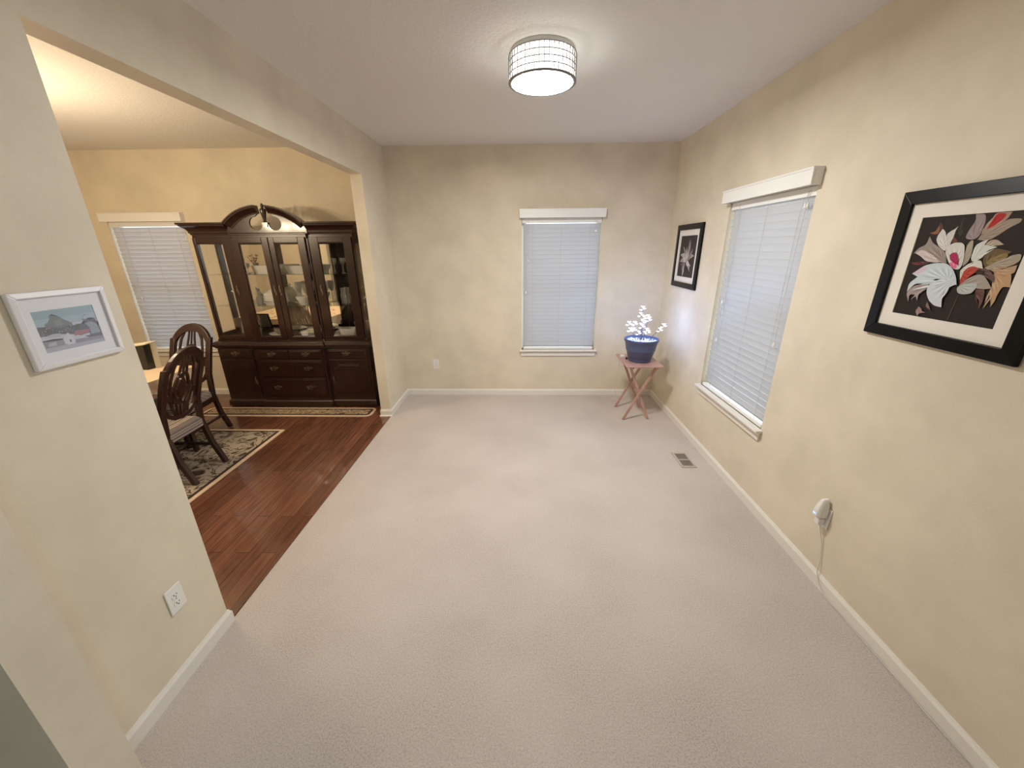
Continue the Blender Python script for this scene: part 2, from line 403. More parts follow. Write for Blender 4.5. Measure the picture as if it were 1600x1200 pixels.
# plug-in night light with adapter, its outlet behind it
outlet(TR, 1.70, .385, (XR,1.70,.325), 'white wall outlet behind the plugged-in white night light on the right wall')
r = thing('night_light', (XR-.012,1.715,.36), 'white plug-in night light with small blue glow on the right wall', 'night light')
b = MB(); yc, zc = 1.70, .42
sec = []
for z, hw, d in ((.388,.019,.036),(.396,.024,.046),(.425,.025,.050),(.458,.020,.044),(.486,.012,.034),(.497,.006,.026)):
    sec.append([(XR-.0105, yc-hw, z), (XR-.0105-d*.75, yc-hw, z), (XR-.0105-d, yc-hw*.55, z), (XR-.0105-d, yc+hw*.55, z), (XR-.0105-d*.75, yc+hw, z), (XR-.0105, yc+hw, z)])
vs = [p for s in sec for p in s]; fs = [tuple(range(6))[::-1], tuple(range(30,36))]
for i in range(5):
    for j in range(6): fs.append((i*6+j, i*6+(j+1)%6, i*6+6+(j+1)%6, i*6+6+j))
b.add(vs, fs); obj('housing', b, M_plastic, r, bevel=.003, smooth=True)
b = MB().lathe([(.0,-.006),(.010,-.005),(.011,0),(.009,.005),(.0,.006)], (XR-.0555,yc+.006,.408), 12, .6, 1)
obj('light_lens', b, mat('small blue indicator', rgb(170,190,255), .3, emit=(.35,.5,1,1), estr=1.2), r, smooth=True)
r = thing('plug_adapter', (XR-.03,1.70,.33), 'small white plug adapter just below the night light', 'plug')
b = MB().box(XR-.042, XR-.0095, 1.683, 1.715, .345, .382); obj('plug_body', b, M_plastic, r, bevel=.004)
pts = [(XR-.024,1.69,.346),(XR-.018,1.684,.31),(XR-.008,1.662,.24),(XR-.007,1.642,.15),(XR-.018,1.628,.085),(XR-.019,1.60,.04),(XR-.02,1.55,.006)]
pts += [(XR-.018+.002*math.sin(i*1.3),1.5-i*.06,.004) for i in range(18)]
b = MB().tube(pts, .0022, 6); obj('cord', b, M_cord, r, smooth=True)

# floor register
r = thing('floor_vent', (1.40,2.91,0), 'pale metal floor vent with dark slots set in the carpet near the right wall', 'vent')
b = MB(); v0, v1, w0, w1 = 1.338, 1.468, 2.79, 3.035
b.box(v0,v1,w0,w0+.022,.001,.007).box(v0,v1,w1-.022,w1,.001,.007).box(v0,v0+.02,w0+.022,w1-.022,.001,.007).box(v1-.02,v1,w0+.022,w1-.022,.001,.007)
b.box(v0+.02,v1-.02,2.905,2.92,.001,.007)
obj('frame', b, M_metal, r, bevel=.002)
b = MB().box(v0+.02,v1-.02,w0+.022,w1-.022,.0005,.0015); obj('duct_opening', b, M_slot, r)
b = MB()
for i in range(8):
    x = v0+.026+i*.0112
    b.box(x-.0012, x+.0012, w0+.022, w1-.022, .0015, .0055)
obj('louvers', b, M_metal, r)

# ------------------------------------------------------------------ pictures
def frame_parts(r, T, u0, u1, z0, z1, fw, md, mats, depth=.022, glass=False):
    """T(u, d, z). fw: frame width, md: mat width (left/right, bottom/top)"""
    def ring(a0,a1,b0,b1,w,d0,d1,bv):
        b = MB(); F = lambda p,q,d: T(p,d,q)
        for quad in ([(a0,b0),(a1,b0),(a1-w,b0+w),(a0+w,b0+w)],[(a1,b0),(a1,b1),(a1-w,b1-w),(a1-w,b0+w)],[(a1,b1),(a0,b1),(a0+w,b1-w),(a1-w,b1-w)],[(a0,b1),(a0,b0),(a0+w,b0+w),(a0+w,b1-w)]):
            v = [F(*quad[0],d0),F(*quad[1],d0),F(*quad[2],d0),F(*quad[3],d0),F(*quad[0],d1*.8),F(*quad[1],d1*.8),F(*quad[2],d1),F(*quad[3],d1)]
            b.add(v, [(0,3,2,1),(4,5,6,7),(0,1,5,4),(1,2,6,5),(2,3,7,6),(3,0,4,7)])
        return b
    obj('frame', ring(u0,u1,z0,z1,fw,.0015,depth,0), mats[0], r, bevel=.0025)
    F = lambda p,q,d: T(p,d,q)
    a0,a1,b0,b1 = u0+fw,u1-fw,z0+fw,z1-fw; m = md
    b = MB()
    for q in ([(a0,b0),(a1,b0),(a1-m,b0+m),(a0+m,b0+m)],[(a1,b0),(a1,b1),(a1-m,b1-m),(a1-m,b0+m)],[(a1,b1),(a0,b1),(a0+m,b1-m),(a1-m,b1-m)],[(a0,b1),(a0,b0),(a0+m,b0+m),(a0+m,b1-m)]):
        b.prism(q, F, .005, .0095)
    obj('mat_board', b, mats[1], r)
    if glass:
        b = MB().prism([(a0,b0),(a1,b0),(a1,b1),(a0,b1)], F, .0125, .014); obj('glass', b, M_glass, r)
    return a0+m, a1-m, b0+m, b1-m
def smooth_poly(pts):                         # one round of corner cutting that keeps sharp tips
    n = len(pts); out = []
    for i in range(n):
        p, c, q = pts[i-1], pts[i], pts[(i+1)%n]
        v1 = (p[0]-c[0], p[1]-c[1]); v2 = (q[0]-c[0], q[1]-c[1])
        l1, l2 = math.hypot(*v1) or 1, math.hypot(*v2) or 1
        cs = (v1[0]*v2[0]+v1[1]*v2[1])/(l1*l2)
        if cs > .15: out.append(c)
        else: out += [(c[0]+v1[0]*.2, c[1]+v1[1]*.2), (c[0]+v2[0]*.2, c[1]+v2[1]*.2)]
    return out
def print_art(r, name, T, rect, bgc, polys, mirror=False, strokes=True, bands=None, d=.0052):
    u0,u1,z0,z1 = rect; b = MB()
    P = lambda u, v, dd: T(u0+(u1-u0)*((1-u) if mirror else u), dd, z0+(z1-z0)*v)
    for va, vb, c in (bands or [(0,1,bgc)]):
        b.add([P(0,va,d),P(1,va,d),P(1,vb,d),P(0,vb,d)], [(0,1,2,3)], 0, rgb(*c))
    for k, (pts, c) in enumerate(polys):
        pts = [(min(1,max(0,u)), min(1,max(0,v))) for u, v in pts]
        sp = smooth_poly(smooth_poly(pts)) if strokes else pts; d += .00002 if len(polys) < 100 else .000006
        b.add([P(u,v,d) for u, v in sp], [tuple(range(len(sp)))], 0, rgb(*c))
        if strokes and len(pts) > 4:
            base = min(pts, key=lambda q: (q[0]-.5)**2+(q[1]-.42)**2)
            for q, (u, v) in enumerate(sp[::2]):
                du, dv = u-base[0], v-base[1]; ln = math.hypot(du, dv)
                if ln < .06: continue
                d += .000015; f0, f1 = .18, .90 if q % 2 else .78; w = .012 + .03*ln
                c2 = [max(0,min(255,x+(14 if q % 2 else -16))) for x in c]
                nu, nv = -dv/ln*w/2, du/ln*w/2; um, vm = base[0]+du*.55, base[1]+dv*.55
                quad = [(base[0]+du*f0, base[1]+dv*f0), (um+nu*.8, vm+nv*.8), (base[0]+du*f1, base[1]+dv*f1), (um-nu*.8, vm-nv*.8)]
                b.add([P(uu,vv,d) for uu, vv in quad], [(0,1,2,3)], 0, rgb(*c2))
    return obj(name, b, M_paint, r, recalc=False)
FLOWER=[
([[0.392,0.848],[0.389,0.959],[0.4,0.977],[0.433,0.866],[0.433,0.791]],(62,54,47)),
([[0.477,0.781],[0.485,0.853],[0.518,0.941],[0.496,0.997],[0.578,0.995],[0.603,0.928],[0.597,0.804],[0.556,0.768]],(150,135,135)),
([[0.603,0.812],[0.614,0.902],[0.647,0.951],[0.663,0.997],[0.784,0.995],[0.767,0.936],[0.707,0.879],[0.636,0.838]],(165,140,120)),
([[0.638,0.856],[0.649,0.915],[0.671,0.992],[0.748,0.985],[0.74,0.943],[0.699,0.899]],(170,48,48)),
([[0.592,0.768],[0.627,0.838],[0.707,0.879],[0.775,0.938],[0.877,0.936],[0.874,0.902],[0.811,0.866],[0.751,0.809],[0.685,0.758]],(155,140,125)),
([[0.019,0.541],[0.112,0.557],[0.216,0.554],[0.178,0.536],[0.09,0.518]],(110,62,62)),
([[0.603,0.265],[0.611,0.268],[0.603,0.013],[0.584,0.01]],(75,60,52)),
([[0.186,0.894],[0.192,0.943],[0.238,0.902],[0.236,0.853]],(90,65,55)),
([[0.118,0.843],[0.175,0.856],[0.192,0.915],[0.216,0.863],[0.203,0.825]],(140,95,75)),
([[0.37,0.745],[0.37,0.802],[0.425,0.763],[0.422,0.742]],(105,70,55)),
([[0.014,0.639],[0.058,0.701],[0.123,0.727],[0.132,0.812],[0.184,0.747],[0.271,0.701],[0.342,0.657],[0.392,0.554],[0.326,0.557],[0.214,0.626],[0.137,0.675]],(150,138,130)),
([[0.036,0.644],[0.093,0.68],[0.164,0.66],[0.216,0.616],[0.334,0.562],[0.274,0.557],[0.181,0.562],[0.107,0.613]],(200,184,182)),
([[0.211,0.776],[0.214,0.825],[0.241,0.879],[0.277,0.853],[0.31,0.784],[0.345,0.675],[0.329,0.668],[0.255,0.716]],(205,203,198)),
([[0.293,0.822],[0.329,0.856],[0.362,0.874],[0.381,0.899],[0.367,0.83],[0.367,0.763],[0.364,0.706],[0.348,0.668]],(200,196,190)),
([[0.682,0.74],[0.707,0.765],[0.756,0.768],[0.822,0.724],[0.77,0.716],[0.721,0.709],[0.677,0.714]],(175,160,140)),
([[0.699,0.606],[0.718,0.668],[0.778,0.696],[0.901,0.665],[0.874,0.634],[0.833,0.59],[0.784,0.544],[0.74,0.523]],(105,88,62)),
([[0.732,0.57],[0.786,0.624],[0.863,0.66],[0.893,0.626],[0.825,0.572],[0.767,0.544]],(135,115,75)),
([[0.553,0.526],[0.542,0.629],[0.521,0.714],[0.54,0.76],[0.564,0.768],[0.584,0.696],[0.592,0.621],[0.586,0.564]],(165,155,140)),
([[0.611,0.575],[0.595,0.668],[0.6,0.722],[0.644,0.753],[0.688,0.771],[0.671,0.722],[0.781,0.704],[0.71,0.673],[0.696,0.613],[0.647,0.577]],(205,205,198)),
([[0.74,0.523],[0.805,0.554],[0.866,0.59],[0.904,0.634],[0.978,0.652],[0.989,0.595],[0.956,0.559],[0.877,0.521],[0.797,0.505]],(165,152,135)),
([[0.797,0.505],[0.879,0.513],[0.934,0.541],[0.981,0.557],[0.986,0.485],[0.896,0.469]],(180,150,120)),
([[0.734,0.32],[0.77,0.351],[0.819,0.338],[0.838,0.216],[0.825,0.157],[0.803,0.24]],(100,72,66)),
([[0.833,0.485],[0.901,0.479],[0.967,0.492],[0.997,0.371],[0.94,0.374],[0.926,0.302],[0.926,0.237],[0.91,0.188],[0.896,0.271],[0.863,0.376],[0.868,0.433]],(185,150,115)),
([[0.858,0.162],[0.863,0.219],[0.879,0.268],[0.858,0.394],[0.882,0.415],[0.901,0.299]],(190,160,130)),
([[0.693,0.505],[0.74,0.523],[0.8,0.5],[0.858,0.448],[0.866,0.397],[0.819,0.428],[0.756,0.479]],(100,80,72)),
([[0.348,0.657],[0.353,0.711],[0.4,0.745],[0.468,0.747],[0.507,0.724],[0.537,0.629],[0.551,0.536],[0.534,0.497],[0.485,0.5],[0.433,0.541],[0.381,0.608]],(205,203,196)),
([[0.397,0.619],[0.416,0.652],[0.463,0.657],[0.501,0.601],[0.518,0.544],[0.479,0.562]],(120,100,100)),
([[0.405,0.629],[0.425,0.652],[0.463,0.647],[0.499,0.582],[0.521,0.534],[0.463,0.557],[0.419,0.59]],(165,45,85)),
([[0.425,0.559],[0.458,0.567],[0.512,0.528],[0.504,0.5],[0.452,0.518]],(220,120,150)),
([[0.545,0.497],[0.595,0.518],[0.63,0.549],[0.644,0.585],[0.701,0.588],[0.737,0.515],[0.685,0.523],[0.627,0.528],[0.595,0.472],[0.592,0.374]],(208,204,196)),
([[0.589,0.345],[0.633,0.415],[0.71,0.464],[0.762,0.461],[0.816,0.41],[0.866,0.351],[0.819,0.338],[0.737,0.338],[0.674,0.361]],(160,150,138)),
([[0.595,0.356],[0.581,0.451],[0.603,0.518],[0.655,0.536],[0.712,0.513],[0.685,0.477],[0.638,0.425],[0.611,0.376]],(175,70,58)),
([[0.685,0.477],[0.699,0.513],[0.762,0.49],[0.753,0.461],[0.715,0.469]],(60,45,40)),
([[0.584,0.314],[0.584,0.343],[0.666,0.379],[0.745,0.387],[0.745,0.34],[0.721,0.289],[0.66,0.273],[0.608,0.278]],(175,180,176)),
([[0.088,0.235],[0.156,0.317],[0.299,0.34],[0.296,0.286],[0.233,0.237],[0.238,0.162],[0.197,0.224],[0.132,0.216],[0.148,0.139]],(160,145,140)),
([[0.088,0.433],[0.142,0.477],[0.195,0.523],[0.296,0.552],[0.403,0.554],[0.482,0.503],[0.54,0.428],[0.57,0.353],[0.488,0.387],[0.373,0.407],[0.29,0.361],[0.205,0.343],[0.151,0.327],[0.096,0.245],[0.088,0.332],[0.159,0.405]],(195,205,208)),
([[0.088,0.433],[0.195,0.523],[0.241,0.492],[0.17,0.436]],(205,185,200)),
([[0.296,0.32],[0.353,0.376],[0.436,0.412],[0.523,0.397],[0.567,0.361],[0.526,0.338],[0.479,0.294],[0.477,0.232],[0.507,0.129],[0.433,0.134],[0.362,0.178],[0.312,0.247]],(200,205,210)),
([[0.26,0.054],[0.282,0.108],[0.329,0.064],[0.373,0.054],[0.31,0.041],[0.299,0.005]],(150,125,118)),
([[0.351,0.111],[0.348,0.165],[0.386,0.126],[0.411,0.088]],(130,105,100))]
TOWN=[
([[0.142,0.677],[0.195,0.71],[0.243,0.79],[0.243,0.855],[0.302,0.887],[0.361,0.855],[0.414,0.79],[0.456,0.726],[0.497,0.685],[0.562,0.613],[0.556,0.556],[0.278,0.548],[0.13,0.613]],(125,134,134)),
([[0.26,0.871],[0.302,0.895],[0.396,0.806],[0.32,0.839]],(88,93,98)),
([[0.29,0.71],[0.402,0.75],[0.42,0.589],[0.29,0.573]],(140,142,145)),
([[0.0,0.637],[0.112,0.621],[0.284,0.556],[0.556,0.556],[0.704,0.532],[0.769,0.637],[0.882,0.685],[0.964,0.645],[1.012,0.468],[1.0,0.258],[0.994,0.129],[0.757,0.185],[0.544,0.323],[0.331,0.387],[0.112,0.395],[0.006,0.403]],(112,114,120)),
([[0.769,0.556],[0.888,0.573],[0.964,0.484],[0.982,0.258],[0.811,0.25],[0.817,0.427]],(150,160,170)),
([[0.598,0.565],[0.692,0.565],[0.663,0.444],[0.574,0.435]],(105,108,96)),
([[0.325,0.274],[0.426,0.403],[0.491,0.266],[0.485,0.105],[0.367,0.105],[0.325,0.161]],(206,206,213)),
([[0.556,0.411],[0.817,0.395],[0.763,0.306],[0.515,0.29]],(165,122,126)),
([[0.538,0.266],[0.781,0.298],[0.781,0.242],[0.544,0.226]],(196,196,204)),
([[0.107,0.403],[0.213,0.427],[0.314,0.411],[0.314,0.323],[0.107,0.347]],(182,184,192)),
([[-0.006,0.298],[0.183,0.306],[0.32,0.282],[0.314,0.25],[0.006,0.274]],(85,87,95)),
([[0.006,0.266],[0.314,0.25],[0.314,0.121],[0.018,0.121]],(150,152,160)),
([[0.077,0.226],[0.201,0.234],[0.195,0.145],[0.071,0.145]],(180,182,190)),
([[0.515,0.202],[1.012,0.169],[1.012,0.097],[0.503,0.105]],(150,152,165)),
([[0.686,0.54],[0.746,0.621],[0.793,0.597],[0.746,0.54]],(75,78,86)),
([[0.817,0.669],[0.959,0.653],[0.864,0.621]],(75,78,86)),
([[0.976,0.556],[1.006,0.556],[1.0,0.444],[0.959,0.468]],(80,82,90)),
([[0.414,0.234],[0.45,0.21],[0.432,0.153],[0.408,0.161]],(120,120,130))]

TRI = TR
r = thing('framed_picture', (XR,1.505,1.36), 'black framed painting of one white and orange flower, nearest on the right wall', 'picture')
a = frame_parts(r, TR, 1.215, 1.793, 1.361, 1.942, .05, .053, (M_black, M_mat))
a = (1.318,1.690,1.464,1.839)
print_art(r, 'painting', TR, a, (46,40,35), FLOWER, mirror=True)
r = thing('framed_picture', (XR,3.93,1.355), 'smaller-looking black framed flower painting between the far corner and right window', 'picture')
a = frame_parts(r, TR, 3.642, 4.222, 1.356, 1.943, .05, .053, (M_black, M_mat))
PF = []
def petal(x, y, ang, l, w, bend, c):
    L_, R_ = [], []
    for i in range(7):
        t = i/6; a_ = math.radians(ang + bend*t); px = x + l*t*math.cos(a_); py = y + l*t*math.sin(a_); ww = w*math.sin(PI*min(1,.12+t*.88))*.5
        L_.append((px-ww*math.sin(a_), py+ww*math.cos(a_))); R_.append((px+ww*math.sin(a_), py-ww*math.cos(a_)))
    PF.append((L_+R_[::-1], c))
for args in ((.52,.42,95,.50,.10,-12,(120,108,102)),(.50,.42,75,.52,.09,14,(96,86,82)),(.5,.42,60,.50,.13,20,(150,138,130)),(.5,.42,120,.46,.10,15,(140,128,120)),
             (.5,.42,140,.44,.13,25,(172,166,158)),(.48,.40,165,.40,.13,20,(150,142,135)),(.5,.4,40,.46,.12,-25,(165,156,148)),(.52,.4,20,.42,.12,25,(140,128,122)),
             (.5,.38,195,.36,.10,30,(120,104,102)),(.5,.38,-10,.38,.13,-30,(160,146,140)),(.5,.38,220,.34,.09,-25,(110,96,96)),(.46,.34,240,.36,.11,18,(176,172,170)),
             (.52,.40,-45,.34,.10,25,(170,156,152)),(.5,.44,100,.3,.05,0,(205,200,194)),(.52,.42,50,.26,.09,30,(190,180,174)),(.5,.40,180,.22,.12,-20,(188,182,178)),(.54,.36,-25,.22,.12,10,(196,186,184)),(.5,.36,265,.2,.10,-10,(90,74,76))):
    petal(*args)
print_art(r, 'painting', TR, (3.745,4.119,1.459,1.840), (64,56,54), PF, mirror=True)
r = thing('framed_picture', (XL,1.165,1.40), 'small white framed print of a hillside village on the left wall', 'picture')
frame_parts(r, TL, 1.036, 1.296, 1.400, 1.626, .017, .028, (M_wframe, M_mat2), depth=.02, glass=True)
for k in range(150):                          # leaf clumps of the printed trees
    u = random.random(); v = random.uniform(.40,.60) if u < .62 else random.uniform(.38,.78)
    if u > .62 and v > .52 + 1.1*math.sin((u-.62)/.38*PI)*.24: continue
    g_ = random.choice((84,100,120,140,158)); s_ = random.uniform(.006,.016)
    TOWN.insert(5, ([(u+s_*math.cos(t)*random.uniform(.6,1.3), v+s_*1.2*math.sin(t)*random.uniform(.6,1.3)) for t in [2*PI*i/6 for i in range(6)]], (g_, g_+2, g_+8)))
print_art(r, 'printed_view', TL, (1.076,1.246,1.446,1.570), (190,192,205), TOWN, strokes=False, d=.0100,
          bands=[(0,.14,(176,178,192)),(.14,.45,(196,198,210)),(.45,.62,(186,194,204)),(.62,.8,(166,184,194)),(.8,1,(150,174,182))])
# the mat of the print reaches the picture
b = MB(); F = lambda p,q,d: TL(p,d,q)
for q in ([(1.053,1.417),(1.279,1.417),(1.279,1.4465),(1.053,1.4465)],[(1.053,1.5695),(1.279,1.5695),(1.279,1.609),(1.053,1.609)],[(1.053,1.4465),(1.0765,1.4465),(1.0765,1.5695),(1.053,1.5695)],[(1.2455,1.4465),(1.279,1.4465),(1.279,1.5695),(1.2455,1.5695)]):
    b.prism(q, F, .0096, .0115)
obj('inner_mat', b, M_mat2, r)
# ------------------------------------------------------------------ ceiling light
cx, cy = .112, 2.55
r = thing('ceiling_light', (cx,cy,H), 'round crystal drum ceiling light with glowing white diffuser, flush on the ceiling', 'ceiling light')
b = MB().lathe([(.168,-.021),(.174,-.018),(.174,-.001),(.168,0)], (cx,cy,H), 48); obj('canopy', b, M_canopy, r, smooth=True)
b = MB().lathe([(.0,-.1455),(.168,-.1455),(.170,-.142),(.170,-.138),(.0,-.138)], (cx,cy,H), 64, cap=False)
b.m = [1 if k >= 3*64 else 0 for k in range(len(b.f))]; obj('diffuser', b, (M_disc, M_white), r, smooth=True)
b = MB().lathe([(.160,-.137),(.160,-.024)], (cx,cy,H), 64, cap=False); obj('inner_shade', b, M_inner, r, smooth=True)
b = MB()
for z in (-.142,-.113,-.084,-.055,-.025):
    b.lathe([(.183,z-.0019),(.1868,z-.0019),(.1868,z+.0019),(.183,z+.0019),(.183,z-.0019)], (cx,cy,H), 64, cap=False)
b.lathe([(.170,-.1465),(.1835,-.1465),(.1835,-.142),(.170,-.142),(.170,-.1465)], (cx,cy,H), 64, cap=False)
for k in range(46):
    t = 2*PI*(k+.5)/46; b.bar((cx+.1852*math.cos(t), cy+.1852*math.sin(t), H-.142), (cx+.1852*math.cos(t), cy+.1852*math.sin(t), H-.024), .0036, .0036)
obj('metal_hoops', b, M_hoop, r)
b = MB(); n = 46
for k in range(n):
    t = 2*PI*k/n; ca, sa = math.cos(t), math.sin(t)
    for z0, z1 in ((-.140,-.115),(-.111,-.086),(-.082,-.057),(-.053,-.027)):
        hw = .0098; zm = (z0+z1)/2
        def Pt(a, rr, z): return (cx + rr*ca - a*sa, cy + rr*sa + a*ca, H + z)
        o = [Pt(-hw,.176,z0),Pt(hw,.176,z0),Pt(hw,.176,z1),Pt(-hw,.176,z1)]
        i = [Pt(-hw*.5,.185,z0+.005),Pt(hw*.5,.185,z0+.005),Pt(hw*.5,.185,z1-.005),Pt(-hw*.5,.185,z1-.005)]
        b.add(o+i, [(0,3,2,1),(4,5,6,7),(0,1,5,4),(1,2,6,5),(2,3,7,6),(3,0,4,7)])
obj('crystal_band', b, M_drumglass, r)

# ------------------------------------------------------------------ folding tray table and the lit planter
tz = .615
r = thing('tray_table', (1.235,3.91,0), 'small reddish wooden folding tray table with crossed legs in the far right corner', 'table')
b = MB().box(1.055,1.425,3.665,4.155,tz-.018,tz); obj('tabletop', b, M_tray, r, bevel=.006)
for y, o in ((3.735,0),(4.085,.0)):
    s = 1 if y < 3.9 else -1
    b = MB().bar((1.083,y,.004),(1.372,y,tz-.030),.026,.016,up=(0,1,0)); obj('leg', b, M_tray, r, bevel=.003)
    b = MB().bar((1.350,y+.018*s,.004),(1.115,y+.018*s,tz-.030),.026,.016,up=(0,1,0)); obj('leg', b, M_tray, r, bevel=.003)
for x, z in ((1.372,tz-.030),(1.115,tz-.030)):
    b = MB().box(x-.012,x+.012,3.70,4.12,z-.012,z+.0115); obj('top_rail', b, M_tray, r, bevel=.003)
b = MB().tube([(1.2285,3.76,.304),(1.2285,4.06,.304)], .008, 10); obj('dowel', b, M_tray, r, smooth=True)
px, py = 1.238, 3.885
r = thing('planter_light', (px,py,tz), 'grey blue flowerpot of pebbles and glowing white LED blossoms on the tray table', 'lamp')
R0, R1, hp = .112, .172, .238
pr = [(.0,0),(R0-.004,0),(R0,.006),(R0+.006,.035),(R0+.010,.038),(R0+.052,hp-.03),(R1-.002,hp-.026),(R1,hp-.02),(R1,hp-.003),(R1-.003,hp),(R1-.009,hp),(R1-.012,hp-.03),(R0+.035,.12),(.0,.12)]
b = MB().lathe(pr, (px,py,tz), 48, cap=False); obj('pot', b, M_pot, r, smooth=True)
b = MB()
for k in range(230):
    a = random.random()*2*PI; rr = (R1-.026)*math.sqrt(random.random()); s = random.uniform(.008,.017)
    c = (px+rr*math.cos(a), py+rr*math.sin(a), tz+hp-.034+random.uniform(-.008,.012))
    b.lathe([(0,-s*.6),(s*.7,-s*.4),(s,0),(s*.7,s*.4),(0,s*.6)], c, 6, random.uniform(.7,1.1), random.uniform(.7,1.1), cap=False)
b.lathe([(0,0),(R1-.016,0)], (px,py,tz+hp-.046), 24, cap=False)
o = obj('pebbles', b, M_pebble, r, smooth=True); o['kind'] = 'stuff'
def bloom(b, c, s, rnd):
    for k in range(6):
        a = 2*PI*k/6 + rnd; el = .55
        d = Vector((math.cos(a)*math.cos(el), math.sin(a)*math.cos(el), math.sin(el))); sd = Vector((-math.sin(a), math.cos(a), 0))
        c0 = Vector(c); up = Vector((0,0,1))
        b.add([c0, c0+d*s*.55+sd*s*.26, c0+d*s, c0+d*s*.55-sd*s*.26, c0+d*s*.5+up*s*.12], [(0,1,4),(1,2,4),(2,3,4),(3,0,4),(0,3,2,1)])
    b.lathe([(0,0),(s*.2,s*.1),(s*.16,s*.3),(0,s*.36)], c, 6, cap=False)
base = Vector((px,py,tz+hp-.03))
spr = [((-.135,.03,.175),.034,6),((-.09,-.02,.185),.034,6),((-.13,-.02,.12),.034,6),((-.075,.04,.11),.032,6),((-.02,.0,.335),.034,7),((-.03,.01,.27),.03,6),((.01,.02,.235),.036,7),((-.015,-.03,.20),.036,6),((.035,-.01,.25),.034,6),((.06,.03,.215),.034,6),((.0,.03,.145),.034,6),((.03,-.04,.12),.034,5),((.175,.0,.115),.032,6),((.215,.02,.155),.032,6),((-.03,.02,.08),.03,5),((.06,.02,.09),.03,5)]
for off, s, k in spr:
    tip = base + Vector(off); b = MB()
    b.tube([base + Vector((off[0]*.3,off[1]*.3,-.03)), base + Vector((off[0]*.62,off[1]*.6,off[2]*.5)), tip], [.0028,.002,.0016], 6)
    st = obj('stem', b, M_stemg, r, smooth=True)
    b = MB()
    for q in range(3):
        f = [0, .014, -.014][q]; bloom(b, tip + Vector((f, -f*.6, -.016*q+.01)), s*(.62 if q else .75), q*.5)
    obj('blossom', b, M_led, st)
r = thing('power_adapter', (1.10,4.02,tz), 'small white power adapter lying on the tray table left of the flowerpot', 'power adapter')
b = MB().box(1.072,1.115,3.99,4.035,tz+.0005,tz+.026); obj('adapter_body', b, M_plastic, r, bevel=.004)
b = MB().tube([(1.094,4.035,tz+.012),(1.096,4.07,tz+.008),(1.10,4.115,tz+.003),(1.10,4.1585,tz+.002),(1.10,4.164,tz-.03),(1.11,4.17,.40),(1.08,4.18,.20),(1.13,4.2,.06),(1.08,4.28,.004),(.98,4.40,.004),(.86,4.42,.004),(.79,4.40,.004),(.74,4.445,.004)], .003, 6)
obj('cord', b, M_cord, r, smooth=True)
b = MB().lathe([(0,0),(.011,0),(.012,.006),(.010,.022),(0,.023)], (1.118,3.935,tz+.0005), 14); tag(obj('control_knob', b, M_blackbox, None, loc=(1.118,3.935,tz), smooth=True), 'small dark knob switch on the tray table against the flowerpot', 'switch')
b = MB().box(1.135,1.165,3.78,3.84,tz-.062,tz-.0185); tag(obj('transformer', b, M_blackbox, None, loc=(1.15,3.81,tz-.06), bevel=.004), 'small black transformer hanging under the tray tabletop', 'power supply')

# ------------------------------------------------------------------ dining room: rugs
def rounded(x0,x1,y0,y1,rad,n=6):
    out = []
    for (cx_,cy_,a0) in ((x1-rad,y0+rad,-90),(x1-rad,y1-rad,0),(x0+rad,y1-rad,90),(x0+rad,y0+rad,180)):
        for i in range(n+1):
            a = math.radians(a0+90*i/n); out.append((cx_+rad*math.cos(a), cy_+rad*math.sin(a)))
    return out
def rug(name, x0,x1,y0,y1, rad, label, field, bw, t=.006):
    r = thing(name, ((x0+x1)/2,(y0+y1)/2,0), label, 'rug'); F = lambda p,q,d: (p,q,d)
    b = MB().prism(rounded(x0,x1,y0,y1,rad), F, .0005, t); obj('border', b, M_rugb, r)
    b = MB().prism(rounded(x0+bw,x1-bw,y0+bw,y1-bw,max(.004,rad-bw)), F, .001, t+.001); obj('inner_band', b, M_rugd, r)
    w2 = bw+.028; b = MB().prism(rounded(x0+w2,x1-w2,y0+w2,y1-w2,max(.004,rad-w2)), F, .001, t+.002); obj('field', b, field, r)
    return r
rug('area_rug', -5.2,-2.42, .95,3.455, .008, 'patterned brown and cream area rug under the dining table and chairs', M_rug, .034)
r = rug('runner_rug', -3.62,-1.665, 3.785,4.0225, .07, 'narrow patterned runner rug along the foot of the china cabinet', M_rug2, .03)

# ------------------------------------------------------------------ dining chairs (front is -y)
M_seat = mat('striped seat cloth', rgb(150,140,130), .85)
tcn = N(M_seat, 'ShaderNodeTexCoord'); wv = N(M_seat, 'ShaderNodeTexWave', Scale=9.0, Distortion=0.0); wv.bands_direction = 'DIAGONAL'; mps = N(M_seat, 'ShaderNodeMapping'); mps.inputs['Scale'].default_value = (0,1.2,1.6)
L(M_seat, tcn, 'Object', mps, 'Vector'); L(M_seat, mps, 'Vector', wv, 'Vector'); rr_ = ramp(M_seat, [(.25, rgb(112,100,94)), (.4, rgb(176,164,150)), (.7, rgb(186,176,162)), (.85, rgb(128,116,108))])
L(M_seat, wv, 'Fac', rr_, 'Fac'); L(M_seat, rr_, 'Color', bsdf(M_seat), 'Base Color')
def back_y(z):
    ks = [(0,.275),(.2,.205),(.40,.168),(.6,.190),(.8,.262),(1.06,.375)]
    for (a, ya), (c, yc) in zip(ks, ks[1:]):
        if z <= c: t = (z-a)/(c-a); return ya+(yc-ya)*t
    return ks[-1][1]
